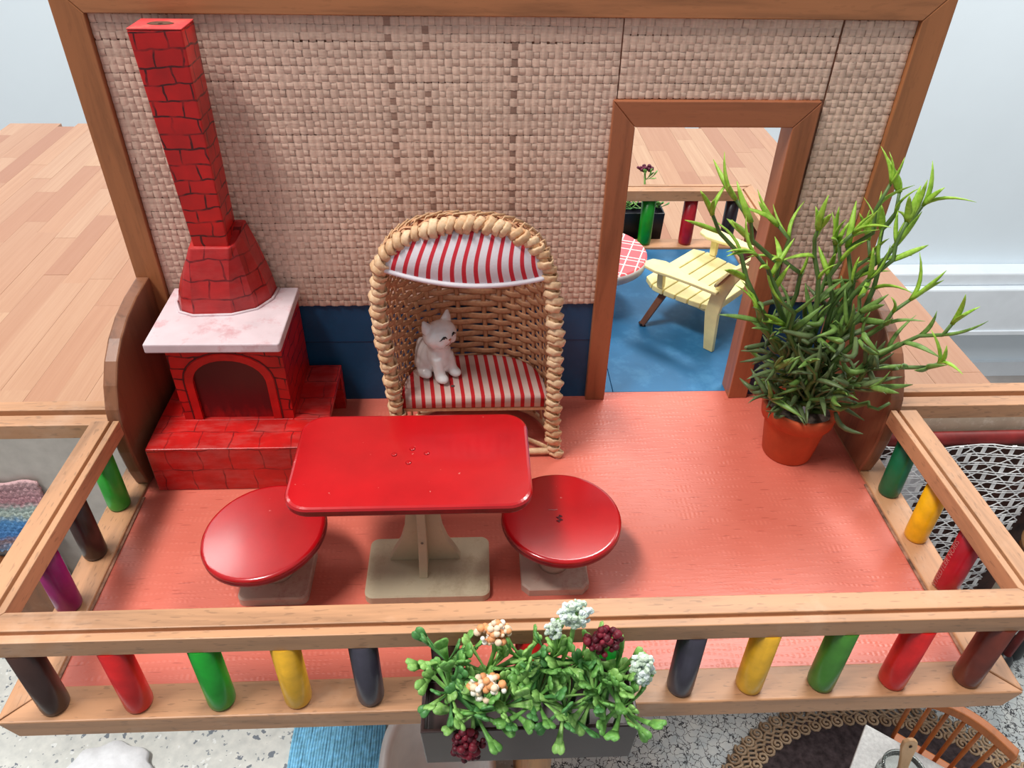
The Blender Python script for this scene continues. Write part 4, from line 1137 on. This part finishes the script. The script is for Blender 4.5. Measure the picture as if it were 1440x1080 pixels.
ROS = [(-.245, -1.93, .40), (-.255, -1.84, .42), (-.135, -1.88, .42), (-.09, -1.965, .37), (-.02, -1.86, .45), (.015, -1.95, .39), (.06, -1.87, .47), (.10, -1.97, .36), (.15, -1.87, .45), (.185, -1.95, .40), (.25, -1.90, .42), (.27, -1.97, .36), (-.17, -1.975, .36)]
for c in ROS:
    c = Vector(c); b = Vector((c.x * .96, min(-1.81, max(-1.97, c.y)), .24))
    obj('stalk', M().tube([b, b.lerp(c, .5) + Vector((U(-.01, .01), 0, 0)), c], [.009, .008, .009], 6), GRN[2], fbx, smooth=True)
    n_ = 16
    for k in range(n_):
        a = 2 * pi * k / n_ * 2.4 + U(-.3, .3); el_ = U(-.6, 1.2)
        d = Vector((cos(a) * cos(el_), sin(a) * cos(el_) - .12, sin(el_)))
        if c.y > -1.90 and d.y > .55 and d.z < .6: d.y = -d.y * .5
        if c.z < .42 and d.z < -.1 and d.y > -.2: d.z = abs(d.z)
        d.normalize(); L = U(.085, .125)
        o = bpy.data.objects.new('leaf', random.choice(FLM)); COL.objects.link(o); o.parent = fbx
        q = d.to_track_quat('Z', 'X').to_matrix().to_4x4() @ Matrix.Rotation(U(-.9, .9), 4, 'Z')
        o.matrix_local = Matrix.Translation(c - Vector(fbx.location)) @ q @ Matrix.Scale(L * 1.22, 4)
def bloom(par, c, R, cols, n, br, label, fluffy=False, seed=0, base=None):
    random.seed(100 + seed); c = Vector(c)
    if base is not None: obj('stalk', M().tube([Vector(base), Vector(base).lerp(c, .5) + Vector((.01, 0, 0)), c], .007, 6), GRN[1], par, smooth=True)
    b_ = bpy.data.objects.new('flower', None)
    ms = [M() for _ in cols]
    for k in range(n):
        d = Vector((random.gauss(0, 1), random.gauss(0, 1), random.gauss(0, 1))).normalized() * (rnd() ** .4)
        p = c + Vector((d.x * R[0], d.y * R[1], d.z * R[2])); r = br * U(.6, 1.15)
        if fluffy: ms[k % len(cols)].ball(p, (r, r * .7, r * U(.6, 1)), 5, 4, Euler((rnd() * 3, rnd() * 3, 0)).to_matrix())
        else: ms[k % len(cols)].ball(p, (r, r, r * .85), 8, 6)
    o = None
    for q, (mm, cc) in enumerate(zip(ms, cols)):
        x = obj('flower' if q == 0 else 'petals', mm, cc, par if q == 0 else o, smooth=not fluffy)
        if q == 0: o = x; o['label'] = label
    return o
CRM = plain('cream_bud', (232, 206, 178), .6, .3, .05); ORG = plain('orange_bud', (226, 156, 104), .5, .3, .08); IVO = plain('ivory_bud', (238, 232, 220), .5, .3, .04)
BUR = plain('burgundy_bud', (122, 30, 46), .5, .35, .2, 20); BUR2 = plain('burgundy_bud_dark', (88, 18, 34), .5, .35, .2, 20)
WHT = plain('white_petal', (226, 238, 236), .7, .2, .04); WHG = plain('green_white_petal', (200, 218, 196), .7, .2, .05)
bloom(fbx, (-.113, -1.86, .59), (.052, .035, .035), [CRM, ORG, IVO], 60, .0115, 'cream and orange blossom', seed=1, base=(-.13, -1.87, .42))
bloom(fbx, (-.135, -1.955, .46), (.055, .035, .045), [CRM, ORG, IVO], 70, .012, 'peach blossom low at the left', seed=2, base=(-.14, -1.93, .36))
bloom(fbx, (-.195, -2.03, .275), (.052, .035, .07), [BUR, BUR2], 70, .013, 'burgundy blossom hanging over the front', seed=3, base=(-.18, -1.96, .36))
bloom(fbx, (.118, -1.88, .70), (.048, .035, .045), [WHT, WHG], 170, .0105, 'white blossom, tallest', True, 4, (.09, -1.88, .45))
bloom(fbx, (.062, -1.88, .625), (.026, .025, .034), [WHT, WHG], 70, .0095, 'small white blossom', True, 5, (.06, -1.87, .45))
bloom(fbx, (.205, -1.90, .59), (.058, .035, .042), [BUR, BUR2], 70, .0125, 'burgundy blossom at the back', seed=6, base=(.16, -1.88, .43))
bloom(fbx, (.325, -1.93, .49), (.038, .035, .06), [WHT, WHG], 190, .011, 'white blossom at the right end', True, 7, (.26, -1.91, .40))

# rear flower box, seen through the doorway
rb = flower_box('flower_box', 'black flower box outside the rear railing seen through the doorway', .55, 1.205, 1.86, 2.06, -.10, .19, plain('black_plastic', (26, 26, 34), .35, .4, .05))
for x in (.62, .8, .9, .97, 1.05, 1.13, 1.17):
    c = Vector((x, 1.95, .19))
    for k in range(6):
        a = U(0, 6.28); d = Vector((cos(a), sin(a) * .7 - .2, U(.1, .8))).normalized()
        o = bpy.data.objects.new('leaf', random.choice(FLM)); COL.objects.link(o); o.parent = rb
        o.matrix_local = Matrix.Translation(c - Vector(rb.location)) @ d.to_track_quat('Z', 'X').to_matrix().to_4x4() @ Matrix.Scale(.10, 4)
for k in range(5):
    d = Vector((U(-.2, 1), -.2, U(.1, .4))).normalized(); o = bpy.data.objects.new('leaf', FLM[k]); COL.objects.link(o); o.parent = rb
    o.matrix_local = Matrix.Translation(Vector((1.06, 1.97, .40)) - Vector(rb.location)) @ d.to_track_quat('Z', 'X').to_matrix().to_4x4() @ Matrix.Scale(.10, 4)
bloom(rb, (1.05, 2.0, .47), (.055, .03, .022), [plain('plum_bud', (104, 44, 66), .6, .3, .2, 20)], 50, .012, 'plum flower above the rail', seed=9, base=(1.06, 1.98, .15))

# ================================================================== YELLOW CHAIR (behind the doorway)
YEL = plain('pale_yellow_paint', (246, 230, 164), .45, .35, .05, 6); UND = wood('underside_wood', (176, 128, 84), 0, worn=False)
yc = thing('garden_chair', 'pale yellow wooden garden chair with slatted seat on the blue floor', 'chair', (1.21, .80, 0), rotz=math.radians(43.8))
def lobj(name, m, mat, par=yc, bev=0.0, smooth=False):
    o = link(name, m.mesh(name, smooth=smooth), mat, par)
    if bev: bevel(o, bev)
    return o
# seat: six slats with grooves between them, outline wider at the front with rounded corners
def halfw(y_):
    # y_ from -.24 (rear) to .24 (front)
    t_ = (y_ + .24) / .48
    return .262 + .05 * t_ - .10 * max(0, t_ - .82) / .18 * .6 - .03 * max(0, .12 - t_) / .12
ys = [-.24, -.155, -.075, .005, .085, .165, .24]
for i in range(6):
    ya, yb_ = ys[i] + .0035, ys[i + 1] - .0035
    zt = lambda y_: .262 + .018 * (y_ / .24) ** 2 * (1 if y_ > 0 else .4) + (.0)
    la = []
    for y_ in (ya, (ya + yb_) / 2, yb_):
        w = halfw(y_); la.append([(-w, y_, zt(y_) - .035), (w, y_, zt(y_) - .035), (w, y_, zt(y_)), (-w, y_, zt(y_))])
    lobj('slat', M().loft(la), YEL, bev=.006)
lobj('seat_frame', M().box(-.25, .25, -.23, .21, .215, .229), YEL)
for s_ in (-1, 1):
    # armrest board, broad and rounded at the front
    out_ = [(-.03, -.265), (-.038, -.10), (-.052, .03), (-.068, .12), (-.058, .195), (-.01, .225), (.045, .21), (.075, .14), (.062, .03), (.02, -.10), (.005, -.265)]
    A = [(s_ * (.295 + (-x_ if True else 0)), y_, .385 + .01 * (y_ + .2)) for x_, y_ in out_]; B = [(a[0], a[1], a[2] + .018) for a in A]
    arm = lobj('armrest', M().prism(A, B), YEL, bev=.004)
    lobj('arm_support', M().prism([(s_ * .27, .09, .27), (s_ * .30, .09, .27), (s_ * .30, .13, .27), (s_ * .27, .13, .27)], [(s_ * .272, .095, .39), (s_ * .308, .095, .39), (s_ * .308, .135, .39), (s_ * .272, .135, .39)]), YEL, bev=.004)
    # rear leg that sweeps up to carry the back
    side_ = [(-.262, .0, .03), (-.250, .12, .036), (-.238, .24, .042), (-.255, .36, .042), (-.295, .46, .038), (-.35, .55, .032), (-.385, .59, .02)]
    lo = [[(s_ * (.305) - .014, y_ - w, z_), (s_ * .305 + .014, y_ - w, z_), (s_ * .305 + .014, y_ + w, z_ + .0), (s_ * .305 - .014, y_ + w, z_)] for y_, z_, w in side_]
    lo = [[Vector(p) - Vector((s_ * .035, 0, 0)) for p in L] for L in lo]
    lobj('rear_leg', M().loft(lo), YEL, bev=.004)
    fl_ = lobj('front_leg', M().tube([(s_ * .225, .10, .235), (s_ * .335, .17, .006)], [.030, .024], 4), wood('brown_leg', (122, 78, 58), 2, worn=False) if s_ < 0 else bpy.data.materials['brown_leg'], bev=.003)
    lobj('leg_tip', M().tube([(s_ * .332, .168, .012), (s_ * .336, .171, .0005)], .0255, 4), plain('dark_tip', (36, 30, 30), .6), fl_)
lobj('back_board', M().prism([(-.36, -.275, .47), (-.34, -.262, .44), (.34, -.262, .44), (.36, -.275, .47), (.33, -.32, .545), (-.33, -.32, .545)], [(-.36, -.260, .475), (-.34, -.247, .445), (.34, -.247, .445), (.36, -.260, .475), (.33, -.305, .55), (-.33, -.305, .55)]), YEL, bev=.003)
lobj('back_rear_face', M().prism([(-.345, -.278, .472), (-.33, -.266, .447), (.33, -.266, .447), (.345, -.278, .472), (.318, -.320, .54), (-.318, -.320, .54)], [(-.345, -.281, .470), (-.33, -.269, .445), (.33, -.269, .445), (.345, -.281, .470), (.318, -.323, .538), (-.318, -.323, .538)]), UND)

# round checked table
t = NT('checked_cloth', .5, .4); v = t.coord('Object', (1, 1, 1), (0, 0, .35)); sx = t.n('ShaderNodeSeparateXYZ'); t.l(v, sx.inputs[0])
def line(ax, per, w, off):
    fr = t.math('FRACT', t.math('ADD', t.math('DIVIDE', sx.outputs[ax], per), off)); return t.math('LESS_THAN', fr, w)
f = t.math('MAXIMUM', t.math('MAXIMUM', line(0, .075, .10, .1), line(0, .225, .035, .42)), t.math('MAXIMUM', line(1, .105, .08, .1), line(1, .21, .035, .22)))
t.col(t.mix(f, (226, 92, 98), (236, 224, 216)))
ct = thing('round_table', 'round table with a pink and white checked top on the blue floor', 'table', (.56, 1.02, 0))
ctop = obj('tabletop', M().lathe([(.338, .325), (.330, .333), (.05, .334)], (.56, 1.02, 0), 56), t.m, ct, smooth=False)
obj('edge', M().lathe([(.318, .26), (.335, .268), (.34, .30), (.338, .325)], (.56, 1.02, 0), 56), plain('grey_white_rim', (206, 204, 204), .5, .3, .05), ctop, smooth=True)
obj('leg', M().lathe([(.12, .0), (.11, .02), (.04, .05), (.035, .26)], (.56, 1.02, 0), 28), plain('white_leg', (214, 212, 208), .5), ct, smooth=True)
